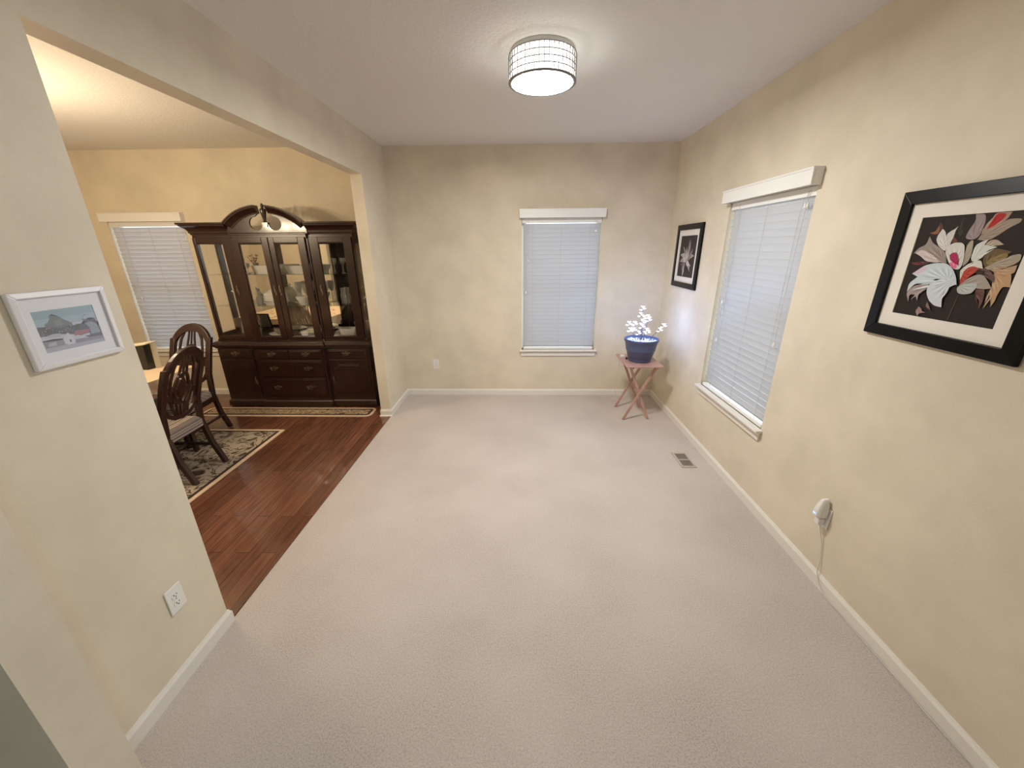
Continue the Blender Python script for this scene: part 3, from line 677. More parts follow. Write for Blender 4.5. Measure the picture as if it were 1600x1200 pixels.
def make_chair(label):
    r = thing('dining_chair', (0,0,0), label, 'chair', 'carved back dining chairs')
    P = lambda u, z, d: (u, back_y(z)+d, z)
    Q = lambda u, z, d: (u*.83, back_y(z)+d, z)
    for s in (-1, 1):
        pts = [(s*.172, z) for z in (0,.1,.2,.3,.4,.5,.6,.7,.8,.9,.935)]
        b = MB().strip(pts, [.036]*5+[.040,.042,.044,.046,.046,.044], P, -.02, .02); obj('leg', b, M_chair, r, W=False, bevel=.005)
    for s in (-1, 1):
        b = MB().strip([(s*.215,0),(s*.212,.15),(s*.208,.34),(s*.208,.385)], [.03,.034,.042,.046], lambda u,z,d: (u,-.235+d,z), -.02, .02); obj('leg', b, M_chair, r, W=False, bevel=.005)
    b = MB()
    b.add([(-.225,-.255,.335),(.225,-.255,.335),(.185,.165,.335),(-.185,.165,.335),(-.225,-.255,.385),(.225,-.255,.385),(.185,.165,.385),(-.185,.165,.385)], [(0,3,2,1),(4,5,6,7),(0,1,5,4),(1,2,6,5),(2,3,7,6),(3,0,4,7)])
    obj('seat_rail', b, M_chair, r, W=False, bevel=.004)
    b = MB()
    b.add([(-.238,-.272,.352),(.238,-.272,.352),(.166,.192,.352),(-.166,.192,.352),(-.238,-.272,.428),(.238,-.272,.428),(.166,.192,.428),(-.166,.192,.428),(-.19,-.22,.452),(.19,-.22,.452),(.14,.15,.448),(-.14,.15,.448)],
          [(0,3,2,1),(0,1,5,4),(1,2,6,5),(2,3,7,6),(3,0,4,7),(4,5,9,8),(5,6,10,9),(6,7,11,10),(7,4,8,11),(8,9,10,11)])
    obj('seat', b, M_seat, r, W=False, bevel=.012, seg=3)
    for s in (-1, 1):
        b = MB().bar((s*.205,-.235,.17),(s*.185,back_y(.17),.17),.022,.026); obj('side_stretcher', b, M_chair, r, W=False, bevel=.003)
    b = MB().bar((-.195,-.03,.17),(.195,-.03,.17),.022,.024); obj('cross_stretcher', b, M_chair, r, W=False, bevel=.003)
    # arched top rail
    arc = [(.207*math.sin(math.radians(a))/math.sin(math.radians(72)), .885 + .145*(math.cos(math.radians(a))-math.cos(math.radians(72)))/(1-math.cos(math.radians(72)))) for a in range(-72, 73, 9)]
    b = MB().strip(arc, [.05+.018*math.cos(PI*(i/16-.5)) for i in range(17)], Q, -.017, .019); obj('top_rail', b, M_chair, r, W=False, bevel=.006)
    # lower rail, a shallow U
    low = [(-.19,.62),(-.15,.56),(-.09,.525),(0,.512),(.09,.525),(.15,.56),(.19,.62)]
    b = MB().strip(low, .034, Q, -.012, .012); obj('lower_rail', b, M_chair, r, W=False, bevel=.004)
    # pierced splat: medallion, ring, bowed ribs and rays
    b = MB()
    b.prism([(.045*math.cos(t), .745+.085*math.sin(t)) for t in [2*PI*i/24 for i in range(24)]], Q, -.010, .010)
    b.strip([(.082*math.cos(t), .745+.122*math.sin(t)) for t in [2*PI*i/28 for i in range(29)]], .022, Q, -.009, .009)
    for s in (-1, 1):
        b.strip([(s*.085,.985),(s*.118,.92),(s*.132,.83),(s*.130,.74),(s*.112,.66),(s*.085,.595),(s*.062,.525)], .024, Q, -.008, .008)
        b.strip([(s*.030,1.00),(s*.034,.93),(s*.045,.855)], .017, Q, -.008, .008)
        b.strip([(s*.050,.640),(s*.038,.58),(s*.030,.515)], .017, Q, -.008, .008)
        b.strip([(s*.178,.90),(s*.176,.76),(s*.172,.62)], .014, Q, -.008, .008)
        b.strip([(s*.12,.70),(s*.19,.70)], .05, Q, -.008, .008)
        b.strip([(s*.045,.745),(s*.085,.745)], .02, Q, -.008, .008)
    b.strip([(0,1.0),(0,.93),(0,.86)], .014, Q, -.008, .008); b.strip([(0,.63),(0,.57),(0,.515)], .014, Q, -.008, .008)
    b.strip([(0,.86),(0,.82)], .03, Q, -.008, .008); b.strip([(0,.67),(0,.62)], .03, Q, -.008, .008)
    obj('splat', b, M_chair, r, W=False, bevel=.002, seg=1)
    return r
c1 = make_chair('dark carved back dining chair nearest the carpet, its back toward the white framed print')
c1.location = (-2.835,2.645,.008); c1.rotation_euler.z = math.radians(-87)
c2 = copy_tree(c1); c2['label'] = 'dark carved back dining chair at the far end of the dining table before the window'
c2.location = (-3.195,3.235,.008); c2.rotation_euler.z = math.radians(2)

# ------------------------------------------------------------------ dining table
r = thing('dining_table', (-3.7,2.2,.008), 'dark wooden dining table mostly hidden behind the left wall', 'table')
b = MB().box(-4.43,-2.965,1.22,3.225,.725,.752); obj('tabletop', b, M_cherry, r, bevel=.004)
b = MB().box(-4.32,-3.06,1.34,3.10,.645,.725); obj('apron', b, M_cherry, r)
for x in (-4.30,-3.09):
    for y in (1.37,3.07):
        b = MB().lathe([(.026,0),(.03,.04),(.024,.08),(.036,.35),(.042,.55),(.034,.60),(.044,.635),(.044,.64)], (x,y,.008), 16); obj('leg', b, M_cherry, r, smooth=True)
M_cloth = mat('cream tablecloth', rgb(214,190,160), .9); noise_bump(M_cloth, 300, .3, .001)
r = thing('tablecloth', (-3.7,2.2,.752), 'cream tablecloth with dark leaf motifs draped over the dining table', 'tablecloth')
b = MB(); X0,X1,Y0,Y1,t = -4.44,-2.952,1.21,3.236,.003
b.box(X0,X1,Y0,Y1,.753,.756).box(X1-t,X1,Y0,Y1,.655,.753).box(X0,X0+t,Y0,Y1,.655,.753).box(X0,X1,Y1-t,Y1,.655,.753).box(X0,X1,Y0,Y0+t,.655,.753)
for k in range(64):
    x, y, a = random.uniform(X0+.08,X1-.06), random.uniform(Y0+.1,Y1-.1), random.random()*PI
    l = random.uniform(.02,.05); w = l*.28
    b.prism([(l*math.cos(t_),w*math.sin(t_)) for t_ in [2*PI*i/10 for i in range(10)]], lambda p,q,d: (x+p*math.cos(a)-q*math.sin(a), y+p*math.sin(a)+q*math.cos(a), d), .756, .7564, 1)
obj('cloth', b, (M_cloth, mat('dark leaf motif', rgb(92,70,54), .9)), r, bevel=.001)
# dark box with pale edges standing on the table
M_dk = mat('dark green box side', rgb(34,34,28), .35); M_pale = mat('pale box edge', rgb(214,204,176), .6)
r = thing('keepsake_box', (-3.34,3.12,.757), 'dark box with pale top and pale right edge at the far end of the tablecloth', 'box')
b = MB().hexa([(-3.50,3.08,.757),(-3.262,3.10,.757),(-3.262,3.20,.757),(-3.50,3.20,.757),(-3.49,3.08,.945),(-3.245,3.10,.975),(-3.245,3.20,.98),(-3.49,3.20,.95)]); obj('box_body', b, M_dk, r, bevel=.003)
b = MB().hexa([(-3.261,3.165,.757),(-3.240,3.168,.757),(-3.240,3.2005,.757),(-3.261,3.2005,.757),(-3.244,3.165,.9775),(-3.226,3.168,.980),(-3.226,3.2005,.9835),(-3.244,3.2005,.980)]); obj('pale_side', b, M_pale, r)
b = MB().hexa([(-3.497,3.075,.946),(-3.222,3.10,.981),(-3.222,3.205,.985),(-3.497,3.205,.951),(-3.497,3.075,.954),(-3.222,3.10,.989),(-3.222,3.205,.993),(-3.497,3.205,.959)]); obj('lid', b, M_pale, r)
# ------------------------------------------------------------------ china cabinet
xl, xr, yb, xc, x1, x2 = -3.42, -1.70, 4.462, -2.592, -2.985, -2.20
yS, yC = 4.078, 4.05
cab = thing('china_cabinet', (xc,4.26,0), 'tall dark china cabinet with glass doors and arched broken pediment', 'cabinet')
plan = [(xl,yb),(xl,yS),(x1,yS),(x1,yC),(x2,yC),(x2,yS),(xr,yS),(xr,yb)]
F = lambda p,q,d: (p,q,d)
b = MB().prism(plan, F, .0, .745); obj('base_body', b, M_cherry, cab, bevel=.002)
b = MB().mould(plan, [(-.002,.012),(.018,.012),(.018,.066),(.014,.078),(.006,.086),(-.002,.092)]); obj('plinth', b, M_cherry, cab, bevel=.002)
for x in (xl+.005, x1+.005, x2-.085, xr-.085):
    yy = yS if x in (xl+.005, xr-.085) else yC
    b = MB().box(x,x+.08,yy-.022,yy+.03,.0,.05); obj('bracket_foot', b, M_cherry, cab, bevel=.004)
b = MB().mould(plan, [(-.01,.700),(.010,.703),(.014,.714),(.026,.722),(.030,.734),(.030,.750),(.022,.756),(.020,.768),(.010,.776),(-.01,.781)])
b.prism([(x,y) for x,y in plan], F, .74, .7805); obj('base_top', b, M_cherry, cab, bevel=.0015)
def pull(cx_, z, y, parent, w=.042):
    b = MB(); T = lambda u,v,d: (cx_+u, y-d, z+v)
    plate = [(-w-.012,.004),(-w,.016),(-w*.55,.011),(-.014,.020),(0,.026),(.014,.020),(w*.55,.011),(w,.016),(w+.012,.004),(w*.8,-.008),(w*.4,-.006),(0,-.018),(-w*.4,-.006),(-w*.8,-.008)]
    b.prism(plate, T, .0, .0025)
    for s in (-1,1): b.lathe([(0,0),(.006,0),(.006,.008),(.004,.012),(0,.013)], (0,0,0), 8); 
    b2 = MB(); b2.prism(plate, T, 0, .0025)
    for s in (-1,1): b2.tube([T(s*w*.72,.004,.002),T(s*w*.72,.004,.014)], .005, 8)
    b2.tube([T(w*.72*math.cos(t), .004-.026*math.sin(t)*(1 if 1 else 0), .014) for t in [PI*i/12 for i in range(13)]], .0028, 6)
    return obj('handle', b2, M_brass, parent, label='aged brass bail pull')
def drawer(x0_,x1_,z0_,z1_,y, pulls):
    b = MB().box(x0_,x1_,y-.012,y+.002,z0_,z1_).box(x0_+.016,x1_-.016,y-.016,y-.010,z0_+.014,z1_-.014)
    d = obj('drawer', b, M_cherry, cab, bevel=.004)
    for px_ in pulls: pull(px_, (z0_+z1_)/2+.004, y-.016, d)
drawer(-3.395,-3.02,.592,.692,yS,[-3.215]); drawer(-2.955,-2.600,.592,.692,yC,[-2.785]); drawer(-2.584,-2.228,.592,.692,yC,[-2.40]); drawer(-2.165,-1.728,.592,.692,yS,[-1.955])
drawer(-2.955,-2.228,.378,.574,yC,[-2.79,-2.40]); drawer(-2.955,-2.228,.142,.360,yC,[-2.79,-2.41])
def base_door(x0_,x1_,hx):
    b = MB().box(x0_,x1_,yS-.012,yS+.002,.135,.572)
    d = obj('door', b, M_cherry, cab, bevel=.003)
    a0,a1,c0,c1 = x0_+.045,x1_-.045,.18,.52; rd = .045
    pts = [(a0,c0),(a1,c0),(a1,c1-rd)] + [(a1-rd+rd*math.cos(t)*0 - rd*math.sin(t)*-1*0 + (rd-rd*math.sin(t)), c1-rd*math.cos(t)*1+0) for t in []] 
    pts += [(a1-rd*math.sin(t), c1-rd+rd*(1-math.cos(t))) for t in [PI/2*i/5 for i in range(1,6)]] + [(a0+rd*math.sin(t), c1-rd+rd*(1-math.cos(t))) for t in [PI/2*i/5 for i in range(5,-1,-1)]]
    T = lambda p,q,dd: (p,yS-dd,q)
    ins = [((p-(a0+a1)/2)*.9+(a0+a1)/2, (q-(c0+c1)/2)*.93+(c0+c1)/2) for p,q in pts]
    b = MB().prism(pts, T, .010, .016).prism(ins, T, .015, .021); obj('raised_panel', b, M_cherry, d, bevel=.003)
    b = MB().strip([(hx,.375),(hx-.008,.35),(hx,.325),(hx+.008,.30),(hx,.275)], [.006,.012,.009,.012,.006], T, .012, .015)
    b.tube([T(hx,.36,.014),T(hx,.35,.028),T(hx,.30,.028),T(hx,.29,.014)], .003, 6); obj('handle', b, M_brass, d, label='slim aged brass door pull')
base_door(-3.395,-3.02,-3.05); base_door(-2.165,-1.728,-2.14)

# glazed upper case
hl, hr, hS, hC = -3.405, -1.735, 4.128, 4.102
b = MB(); hplan = [(hl,4.455),(hl,hS),(x1,hS),(x1,hC),(x2,hC),(x2,hS),(hr,hS),(hr,4.455)]
b.prism(hplan, F, .781, .815); b.prism(hplan, F, 1.848, 1.892)
for x0_, x1_, y0_, y1_ in ((hl,hl+.02,hS,hS+.05),(hr-.02,hr,hS,hS+.05),(hl,hl+.02,4.40,4.455),(hr-.02,hr,4.40,4.455),(x1-.012,x1+.012,hC,hC+.04),(x2-.012,x2+.012,hC,hC+.04),(xc-.003,xc+.003,hC+.014,hC+.03)):
    b.box(x0_,x1_,y0_,y1_,.815,1.848)
for x0_, x1_ in ((hl,hl+.02),(hr-.02,hr)):
    b.box(x0_,x1_,hS+.05,4.40,.815,.86); b.box(x0_,x1_,hS+.05,4.40,1.80,1.848)
obj('upper_case', b, M_cherry, cab, bevel=.002)
b = MB().mould(hplan, [(-.004,.781),(.012,.781),(.012,.792),(.004,.803),(-.004,.806)]); obj('waist_moulding', b, M_cherry, cab)
b = MB().box(hl+.02,hr-.02,4.446,4.455,.815,1.848); obj('back_board', b, M_cherry, cab)
b = MB().box(hl+.021,hr-.021,4.441,4.4455,.816,1.847); obj('mirror_back', b, M_mirror, cab, label='mirrored back')
for x in (hl+.009, hr-.012):
    b = MB().box(x,x+.003,hS+.05,4.40,.86,1.80); obj('side_pane', b, M_glass, cab)
for z in (1.155, 1.487):
    b = MB().box(hl+.022,hr-.022,4.165,4.438,z,z+.006); obj('glass_shelf', b, M_shelf, cab)
def glass_door(x0_,x1_,p0,p1,y,hx):
    z0_,z1_,q0,q1 = .800,1.860,.835,1.808
    b = MB().box(x0_,p0,y-.018,y-.001,z0_,z1_).box(p1,x1_,y-.018,y-.001,z0_,z1_).box(p0,p1,y-.018,y-.001,z0_,q0).box(p0,p1,y-.018,y-.001,q1,z1_)
    for a,c,e,f in ((p0,p0+.007,q0,q1),(p1-.007,p1,q0,q1),(p0+.007,p1-.007,q0,q0+.007),(p0+.007,p1-.007,q1-.007,q1)): b.box(a,c,y-.012,y-.003,e,f)
    d = obj('glass_door', b, M_cherry, cab, bevel=.003)
    b = MB().box(p0,p1,y-.008,y-.005,q0,q1); obj('pane', b, M_glass, d)
    T = lambda p,q,dd: (p,y-.018-dd,q)
    b = MB().strip([(hx,1.385),(hx-.006,1.362),(hx,1.335),(hx+.006,1.308),(hx,1.28)], [.006,.011,.012,.011,.006], T, -.001, .003)
    b.tube([T(hx,1.365,.002),T(hx,1.355,.016),T(hx,1.315,.016),T(hx,1.305,.002)], .003, 6); obj('handle', b, M_brass, d, label='slim aged brass door pull')
glass_door(-3.398,-3.000,-3.370,-3.090,hS,-3.045); glass_door(-2.972,-2.596,-2.905,-2.662,hC,-2.622)
glass_door(-2.588,-2.213,-2.535,-2.285,hC,-2.566); glass_door(-2.185,-1.745,-2.092,-1.828,hS,-2.135)
# cornice and broken arch pediment
cor = [(-.01,1.888),(.006,1.888),(.009,1.902),(.016,1.906),(.018,1.925),(.030,1.945),(.050,1.962),(.064,1.970),(.066,1.982),(.078,1.986),(.080,2.003),(-.01,2.003)]
for path in ([(hl,4.455),(hl,hS),(x1-.012,hS)], [(x2+.012,hS),(hr,hS),(hr,4.455)]):
    b = MB().mould(path, cor); obj('cornice', b, M_cherry, cab)
b = MB().prism([(hl,hS),(x1,hS),(x1,hC),(x2,hC),(x2,hS),(hr,hS),(hr,4.455),(hl,4.455)], F, 1.889, 1.905); obj('top_board', b, M_cherry, cab)
b = MB().box(x1-.012,x2+.012,hC-.012,hC+.02,1.884,1.900); obj('frieze_bead', b, M_cherry, cab, bevel=.004)
RAD, ztop = .593, 2.160; czc = ztop-RAD
def arc_pts(s):
    th0, th1 = math.asin(.405/RAD), math.asin(.056/RAD)
    return [(s*RAD*math.sin(th0+(th1-th0)*i/14), czc+RAD*math.cos(th0+(th1-th0)*i/14), th0+(th1-th0)*i/14) for i in range(15)]
for s in (-1, 1):
    ap = arc_pts(s); prof = [(-.02,-.075),(.006,-.075),(.010,-.064),(.022,-.050),(.040,-.032),(.052,-.022),(.056,-.012),(.064,-.010),(.066,.0),(-.02,.0)]
    vs = [(xc+px_+n_*s*math.sin(th), hC-d_, pz_+n_*math.cos(th)) for px_,pz_,th in ap for d_,n_ in prof]; n = len(prof)
    fs = [tuple(range(n)), tuple(range(14*n,15*n))] + [(i*n+j,i*n+(j+1)%n,(i+1)*n+(j+1)%n,(i+1)*n+j) for i in range(14) for j in range(n)]
    obj('arched_cornice', MB().add(vs, fs), M_cherry, cab)
    lc, lr = .098, .066
    poly = [(s*.41,1.895),(0,1.895),(0,1.985),(s*.026,1.985)]
    poly += [(s*(lc+lr*math.cos(t)), 1.99+lr*math.sin(t)) for t in [math.radians(195-i*20) for i in range(0)]]
    a0_, a1_ = 180, 180+285     # from the side facing the middle, under the lobe and up its outer side
    poly += [(s*(lc+lr*math.cos(math.radians(a))), 1.99+lr*math.sin(math.radians(a))) for a in range(190, 451, 13)]
    poly += [(s*.060, 2.085)] + [(px_-.05*s*math.sin(th), pz_-.05*math.cos(th)) for px_,pz_,th in ap[::-1]][1:]
    poly += [(s*.41,1.965)]
    b = MB().prism(poly, lambda p,q,d: (xc+p, hC+d, q), .0, .018); obj('tympanum', b, M_cherry, cab)
b = MB().box(xc-.03,xc+.03,hC-.014,hC+.024,1.980,2.000).box(xc-.022,xc+.022,hC-.010,hC+.02,1.958,1.980)
b.lathe([(.016,0),(.020,.006),(.012,.016),(.015,.03),(.024,.075),(.030,.105),(.028,.122),(.016,.132),(.010,.138),(.014,.150),(.013,.166),(.006,.176),(.0,.180)], (xc,hC+.004,2.0), 20)
obj('finial', b, M_cherry, cab, smooth=True)

# ------------------------------------------------------------------ glassware in the cabinet
S0, S1, S2 = .8155, 1.1613, 1.4933
def one(name, mb, m, loc, label, cat, group=None, smooth=True, bevel=0):
    return tag(obj(name, mb, m, loc=loc, smooth=smooth, bevel=bevel), label, cat, group)
def oblong(x, y, z, w, d, h): 
    b = MB(); n = 24; prof = [(.0,0),(.80,0),(.82,.02),(.95,h*.6),(1,h),(.95,h),(.88,h*.5),(.7,.012),(0,.012)]
    vs, fs = [], []; k = len(prof)
    for r_, zz in prof:
        for j in range(n):
            t = 2*PI*j/n; e = .45; c_, s_ = math.cos(t), math.sin(t)
            vs.append((x+w/2*r_*math.copysign(abs(c_)**e,c_), y+d/2*r_*math.copysign(abs(s_)**e,s_), z+zz))
    for i in range(k-1):
        for j in range(n): fs.append((i*n+j,i*n+(j+1)%n,(i+1)*n+(j+1)%n,(i+1)*n+j))
    return b.add(vs, fs)
one('crystal_dish', oblong(-2.775,4.27,S2,.30,.15,.088), M_crystal, (-2.775,4.27,S2), 'long cut crystal dish on the top glass shelf behind the left middle door', 'dish')
one('crystal_dish', oblong(-2.41,4.27,S2,.31,.15,.084), M_crystal, (-2.41,4.27,S2), 'long cut crystal dish on the top glass shelf behind the right middle door', 'dish')
# covered dish
r = thing('covered_dish', (-2.765,4.29,S1), 'lidded cut crystal butter dish on the lower shelf behind the left middle door', 'dish')
b = oblong(-2.765,4.29,S1,.25,.17,.034); obj('dish', b, M_crystal, r, smooth=True)
b = MB().hexa([(-2.87,4.225,S1+.035),(-2.66,4.225,S1+.035),(-2.66,4.355,S1+.035),(-2.87,4.355,S1+.035),(-2.865,4.23,S1+.12),(-2.665,4.23,S1+.12),(-2.665,4.35,S1+.12),(-2.865,4.35,S1+.12)])
b.hexa([(-2.865,4.23,S1+.12),(-2.665,4.23,S1+.12),(-2.665,4.35,S1+.12),(-2.865,4.35,S1+.12),(-2.80,4.27,S1+.165),(-2.73,4.27,S1+.165),(-2.73,4.31,S1+.165),(-2.80,4.31,S1+.165)]); l = obj('lid', b, M_crystal, r, bevel=.006)
b = MB().lathe([(0,0),(.010,.004),(.018,.022),(.016,.036),(0,.044)], (-2.765,4.29,S1+.165), 12); obj('knob', b, M_crystal, l, smooth=True)
def goblet(x, y, z, h, r0, bowl):
    return MB().lathe([(0,0),(r0*.85,.0),(r0*.8,.005),(.006,.012),(.005,h-bowl),(r0*.55,h-bowl*.88),(r0*.95,h-bowl*.5),(r0,h),(r0-.003,h),(r0*.9,h-bowl*.5),(r0*.45,h-bowl*.84),(0,h-bowl*.88)], (x,y,z), 18, cap=False)
for k, (x, y, h) in enumerate(((-2.535,4.375,.235),(-2.455,4.385,.215),(-2.375,4.375,.25),(-2.30,4.385,.22),(-2.225,4.375,.24))):
    w = ('farthest left','second from left','tallest, in the middle','second from right','farthest right')[k]
    one('crystal_goblet', goblet(x,y,S1,h,.036,.12), M_crystal, (x,y,S1), 'cut crystal goblet, %s of the five behind the right middle door' % w, 'goblet', 'goblets behind the right middle door')
one('crystal_bowl', MB().lathe([(0,0),(.05,0),(.055,.01),(.082,.07),(.086,.095),(.080,.095),(.074,.065),(.045,.014),(0,.014)], (-2.41,4.24,S1), 24, cap=False), M_crystal, (-2.41,4.24,S1), 'shallow cut crystal bowl in front of the goblets behind the right middle door', 'bowl')
one('crystal_decanter', MB().lathe([(0,0),(.034,0),(.038,.02),(.036,.075),(.016,.10),(.012,.13),(.018,.14),(.012,.145),(.022,.165),(0,.18)], (-2.945,4.28,S1), 18, cap=False), M_crystal, (-2.945,4.28,S1), 'small stoppered crystal decanter left of the lidded butter dish', 'decanter')
# porcelain on the cabinet floor
def plate(x, y, z, rad):
    return MB().lathe([(0,0),(rad*.6,0),(rad*.65,.004),(rad,.016),(rad,.019),(rad*.62,.008),(0,.006)], (x,y,z), 32, cap=False)
for k in range(4):
    w = ('bottom','second from the bottom','third from the bottom','top')[k]
    one('dinner_plate', plate(-2.39,4.29,S0+.0002+k*.009,.125), M_porc, (-2.39,4.29,S0+k*.009), 'white dinner plate, %s of the stack behind the right middle door' % w, 'plate', 'plates stacked behind the right middle door')
r = thing('gravy_boat', (-2.46,4.20,S0), 'small white sauce boat with dark handle in front of the stacked plates', 'sauce boat')
b = MB().lathe([(0,0),(.024,0),(.022,.008),(.034,.03),(.042,.052),(.038,.052),(.028,.02),(0,.014)], (-2.45,4.18,S0), 20, 1.25, .55, cap=False); obj('bowl', b, M_porc, r, smooth=True)
b = MB().tube([(-2.497,4.18,S0+.045),(-2.512,4.18,S0+.062),(-2.530,4.18,S0+.048),(-2.522,4.18,S0+.022),(-2.498,4.18,S0+.018)], .0045, 8); obj('handle', b, M_blackbox, r, smooth=True, label='dark loop handle')
b = MB().lathe([(0,0),(.10,0),(.12,.012),(.125,.02),(.12,.022),(.098,.008),(0,.008)], (-2.79,4.28,S0), 28, 1, .85, cap=False)
one('serving_platter', b, M_porc, (-2.79,4.28,S0), 'white oval platter on the cabinet floor behind the left middle door', 'platter')
b = MB().lathe([(0,0),(.04,0),(.045,.006),(.06,.03),(.052,.03),(.035,.01),(0,.01)], (-2.78,4.28,S0+.0085), 20, cap=False)
one('sauce_bowl', b, mat('sage green glaze', rgb(120,130,112), .25), (-2.78,4.28,S0+.0085), 'small sage green bowl standing on the white oval platter', 'bowl')
# left bay
r = thing('flower_vase', (-3.13,4.29,S2), 'small vase of dried flowers on the top shelf behind the far left glass door', 'vase')
b = MB().lathe([(0,0),(.025,0),(.034,.03),(.03,.06),(.018,.08),(.024,.09),(.02,.09),(.012,.08),(0,.01)], (-3.13,4.29,S2), 18, cap=False); obj('vase', b, M_crystal, r, smooth=True)
M_dry = mat('dried flower', rgb(196,176,140), .8); M_leaf = mat('dark dried leaf', rgb(70,72,52), .8)
for k in range(12):
    a = k*2.4; rr = .018+.004*k; tip = Vector((-3.13+rr*math.cos(a), 4.29+rr*.7*math.sin(a), S2+.12+.014*(k%6)))
    b = MB().tube([(-3.13,4.29,S2+.03),(-3.13+rr*.3*math.cos(a),4.29,S2+.09),tip], .0014, 5); s_ = obj('stem', b, M_leaf, r)
    b = MB(); bloom(b, tip, .024, k); obj('flower', b, M_dry if k%2 else M_leaf, s_)
r = thing('lily_ornament', (-3.13,4.28,S1), 'white glass lily ornament on the lower shelf behind the far left glass door', 'ornament')
b = MB()
for k in range(7):
    a = 2*PI*k/7+.3; d = Vector((math.cos(a), math.sin(a)*.7, 0)); sd = Vector((-d.y, d.x, 0)); l = .07+.015*(k%3)
    ps = [Vector((-3.13,4.28,S1+.05)), Vector((-3.13,4.28,S1+.075))+d*l*.5, Vector((-3.13,4.28,S1+.085+.02*(k%2)))+d*l]
    b.add([ps[0]-sd*.008, ps[0]+sd*.008, ps[1]+sd*.024, ps[2], ps[1]-sd*.024, ps[0]-Vector((0,0,.004)), ps[1]-Vector((0,0,.004))], [(0,1,2,4),(2,3,4),(0,5,6,4),(1,5,6,2),(4,6,3),(2,6,3)])
obj('petals', b, M_crystal, r)
b = MB().lathe([(0,0),(.04,0),(.042,.01),(.02,.022),(.024,.05),(.02,.056),(0,.058)], (-3.13,4.28,S1), 16, cap=False); obj('foot', b, M_crystal, r, smooth=True)
b = MB().tube([(-3.14,4.27,S1+.06),(-3.17,4.25,S1+.12),(-3.215,4.24,S1+.155)], [.004,.006,.008], 8); obj('stamen', b, M_crystal, r, smooth=True)
b = MB().lathe([(0,0),(.024,0),(.025,.004),(.005,.012),(.005,.05),(.022,.07),(.026,.11),(.024,.11),(0,.06)], (-3.06,4.36,S2), 16, cap=False)
one('small_goblet', b, M_crystal, (-3.06,4.36,S2), 'small crystal goblet at the right end of the top shelf behind the far left door', 'goblet')
r = thing('photo_frame', (-3.15,4.30,S0), 'small dark framed photo standing on the cabinet floor behind the far left door', 'picture')
b = MB()
def lean(u, v, d): return (-3.17+u, 4.26+v*.22-d, S0+.002+v)
for q in ([(-.075,0),(.075,0),(.06,.015),(-.06,.015)],[(.075,0),(.075,.19),(.06,.175),(.06,.015)],[(.075,.19),(-.075,.19),(-.06,.175),(.06,.175)],[(-.075,.19),(-.075,0),(-.06,.015),(-.06,.175)]): b.prism(q, lean, 0, .01)
obj('frame', b, M_blackbox, r)
b = MB().prism([(-.06,.015),(.06,.015),(.06,.175),(-.06,.175)], lean, 0, .004); obj('photo', b, mat('faded photo', rgb(120,112,98), .4), r)
# right bay
for k, (x, y) in enumerate(((-2.03,4.26),(-1.955,4.30),(-1.875,4.26))):
    one('stem_glass', goblet(x,y,S2,.16,.028,.075), M_stem, (x,y,S2), 'thin stem glass, %s of three on the top shelf behind the far right door' % ('left','middle','right')[k], 'glass', 'stem glasses behind the far right door')
r = thing('glass_pitcher', (-1.97,4.29,S1), 'clear glass pitcher on the lower shelf behind the far right door', 'pitcher')
b = MB().lathe([(0,0),(.045,0),(.05,.01),(.052,.09),(.042,.15),(.048,.18),(.045,.18),(.038,.15),(.047,.09),(.044,.014),(0,.012)], (-1.97,4.29,S1), 20, cap=False); obj('jug', b, M_stem, r, smooth=True)
b = MB().tube([(-1.922,4.29,S1+.16),(-1.885,4.29,S1+.15),(-1.88,4.29,S1+.09),(-1.92,4.29,S1+.05)], .006, 8); obj('handle', b, M_stem, r, smooth=True)
one('stem_glass', goblet(-1.86,4.26,S1,.19,.032,.09), M_stem, (-1.86,4.26,S1), 'thin stem glass right of the clear pitcher on the lower shelf', 'glass')
b = oblong(-1.955,4.23,S0,.22,.14,.085)
one('crystal_box', b, M_crystal, (-1.955,4.23,S0), 'low rectangular cut crystal bowl on the cabinet floor behind the far right door', 'bowl')

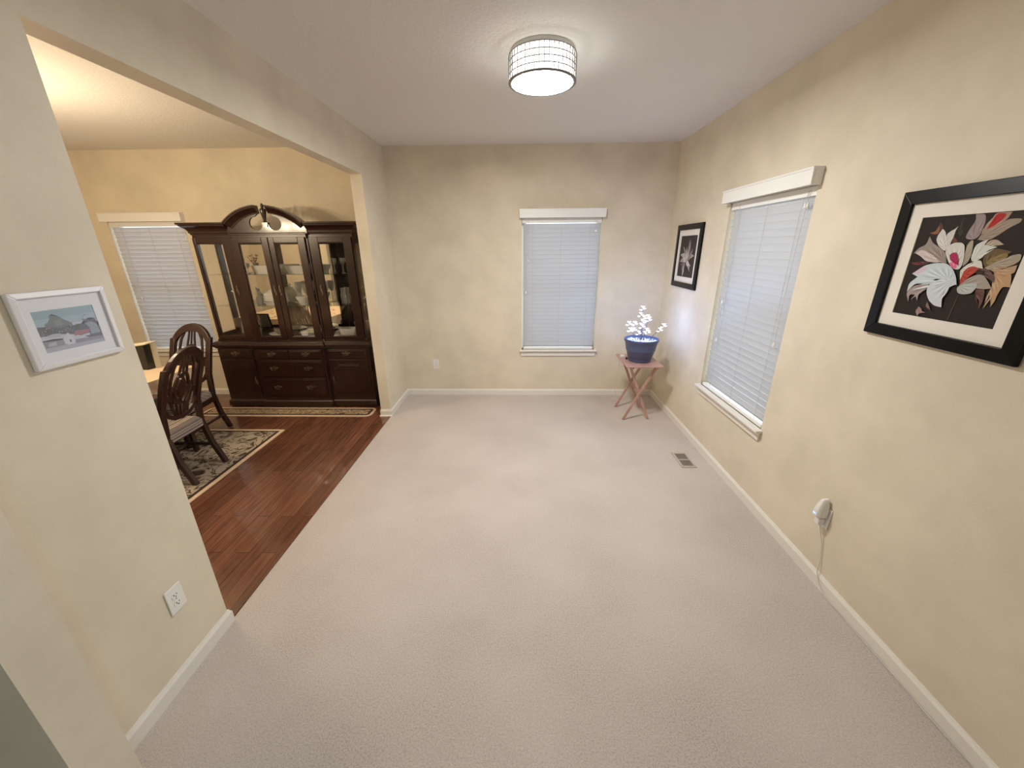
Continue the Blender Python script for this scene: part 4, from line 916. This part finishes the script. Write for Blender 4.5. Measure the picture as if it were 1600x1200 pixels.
# ------------------------------------------------------------------ light
W = bpy.data.worlds.new('sky'); bpy.context.scene.world = W; W.use_nodes = True
bg = W.node_tree.nodes['Background']; bg.inputs[0].default_value = (.76,.89,1,1); bg.inputs[1].default_value = 2.4
def lamp(name, kind, loc, power, col, size=.05, rot=None):
    d = bpy.data.lights.new(name, kind); d.energy = power; d.color = col
    if kind == 'AREA': d.shape = 'DISK'; d.size = size
    else: d.shadow_soft_size = size
    o = bpy.data.objects.new(name, d); C.objects.link(o); o.location = loc
    if rot: o.rotation_euler = rot
    return o
for k in range(5):
    a = 2*PI*k/5+.4; lamp('chandelier_bulb', 'POINT', (-3.36+.22*math.cos(a), 2.42+.22*math.sin(a), 2.06), 14, (1,.80,.54), .03)
lamp('hall_fill', 'AREA', (-.9,-1.5,H-.06), 6, (.80,.92,1), .35)  # unseen soft fill added behind the camera, no fixture modelled
lamp('hall_side_fill', 'AREA', (1.5,-1.3,1.5), 16, (.62,.84,1), .9, (0,PI/2,0))  # added cool fill aimed at the left wall, no window there
lamp('led_glow', 'POINT', (1.19,3.82,1.0), 7.6, (.24,.42,1), .12)

# ------------------------------------------------------------------ camera
f_px, yaw, pitch, roll, hc = 594.02, -.0267, .3422, -.0076, 1.7348
cyw, syw, cp, sp = math.cos(yaw), math.sin(yaw), math.cos(pitch), math.sin(pitch)
fw = Vector((syw*cp, cyw*cp, -sp)); rt = Vector((cyw,-syw,0)); up = rt.cross(fw)
r2 = rt*math.cos(roll)+up*math.sin(roll); u2 = -rt*math.sin(roll)+up*math.cos(roll)
cam = bpy.data.cameras.new('camera'); co = bpy.data.objects.new('camera', cam); C.objects.link(co)
cam.sensor_fit = 'HORIZONTAL'; cam.sensor_width = 36; cam.lens = 36*f_px/1600; cam.clip_start = .02
co.matrix_world = Matrix(((r2.x,u2.x,-fw.x,0),(r2.y,u2.y,-fw.y,0),(r2.z,u2.z,-fw.z,hc),(0,0,0,1)))
S = bpy.context.scene; S.camera = co
S.view_settings.view_transform = 'Standard'; S.view_settings.look = 'None'; S.view_settings.gamma = 1; S.view_settings.exposure = 0; S.view_settings.use_curve_mapping = False
S.cycles.max_bounces = 10; S.cycles.transparent_max_bounces = 24; S.cycles.diffuse_bounces = 6; S.cycles.sample_clamp_indirect = 6
S.cycles.use_denoising = True
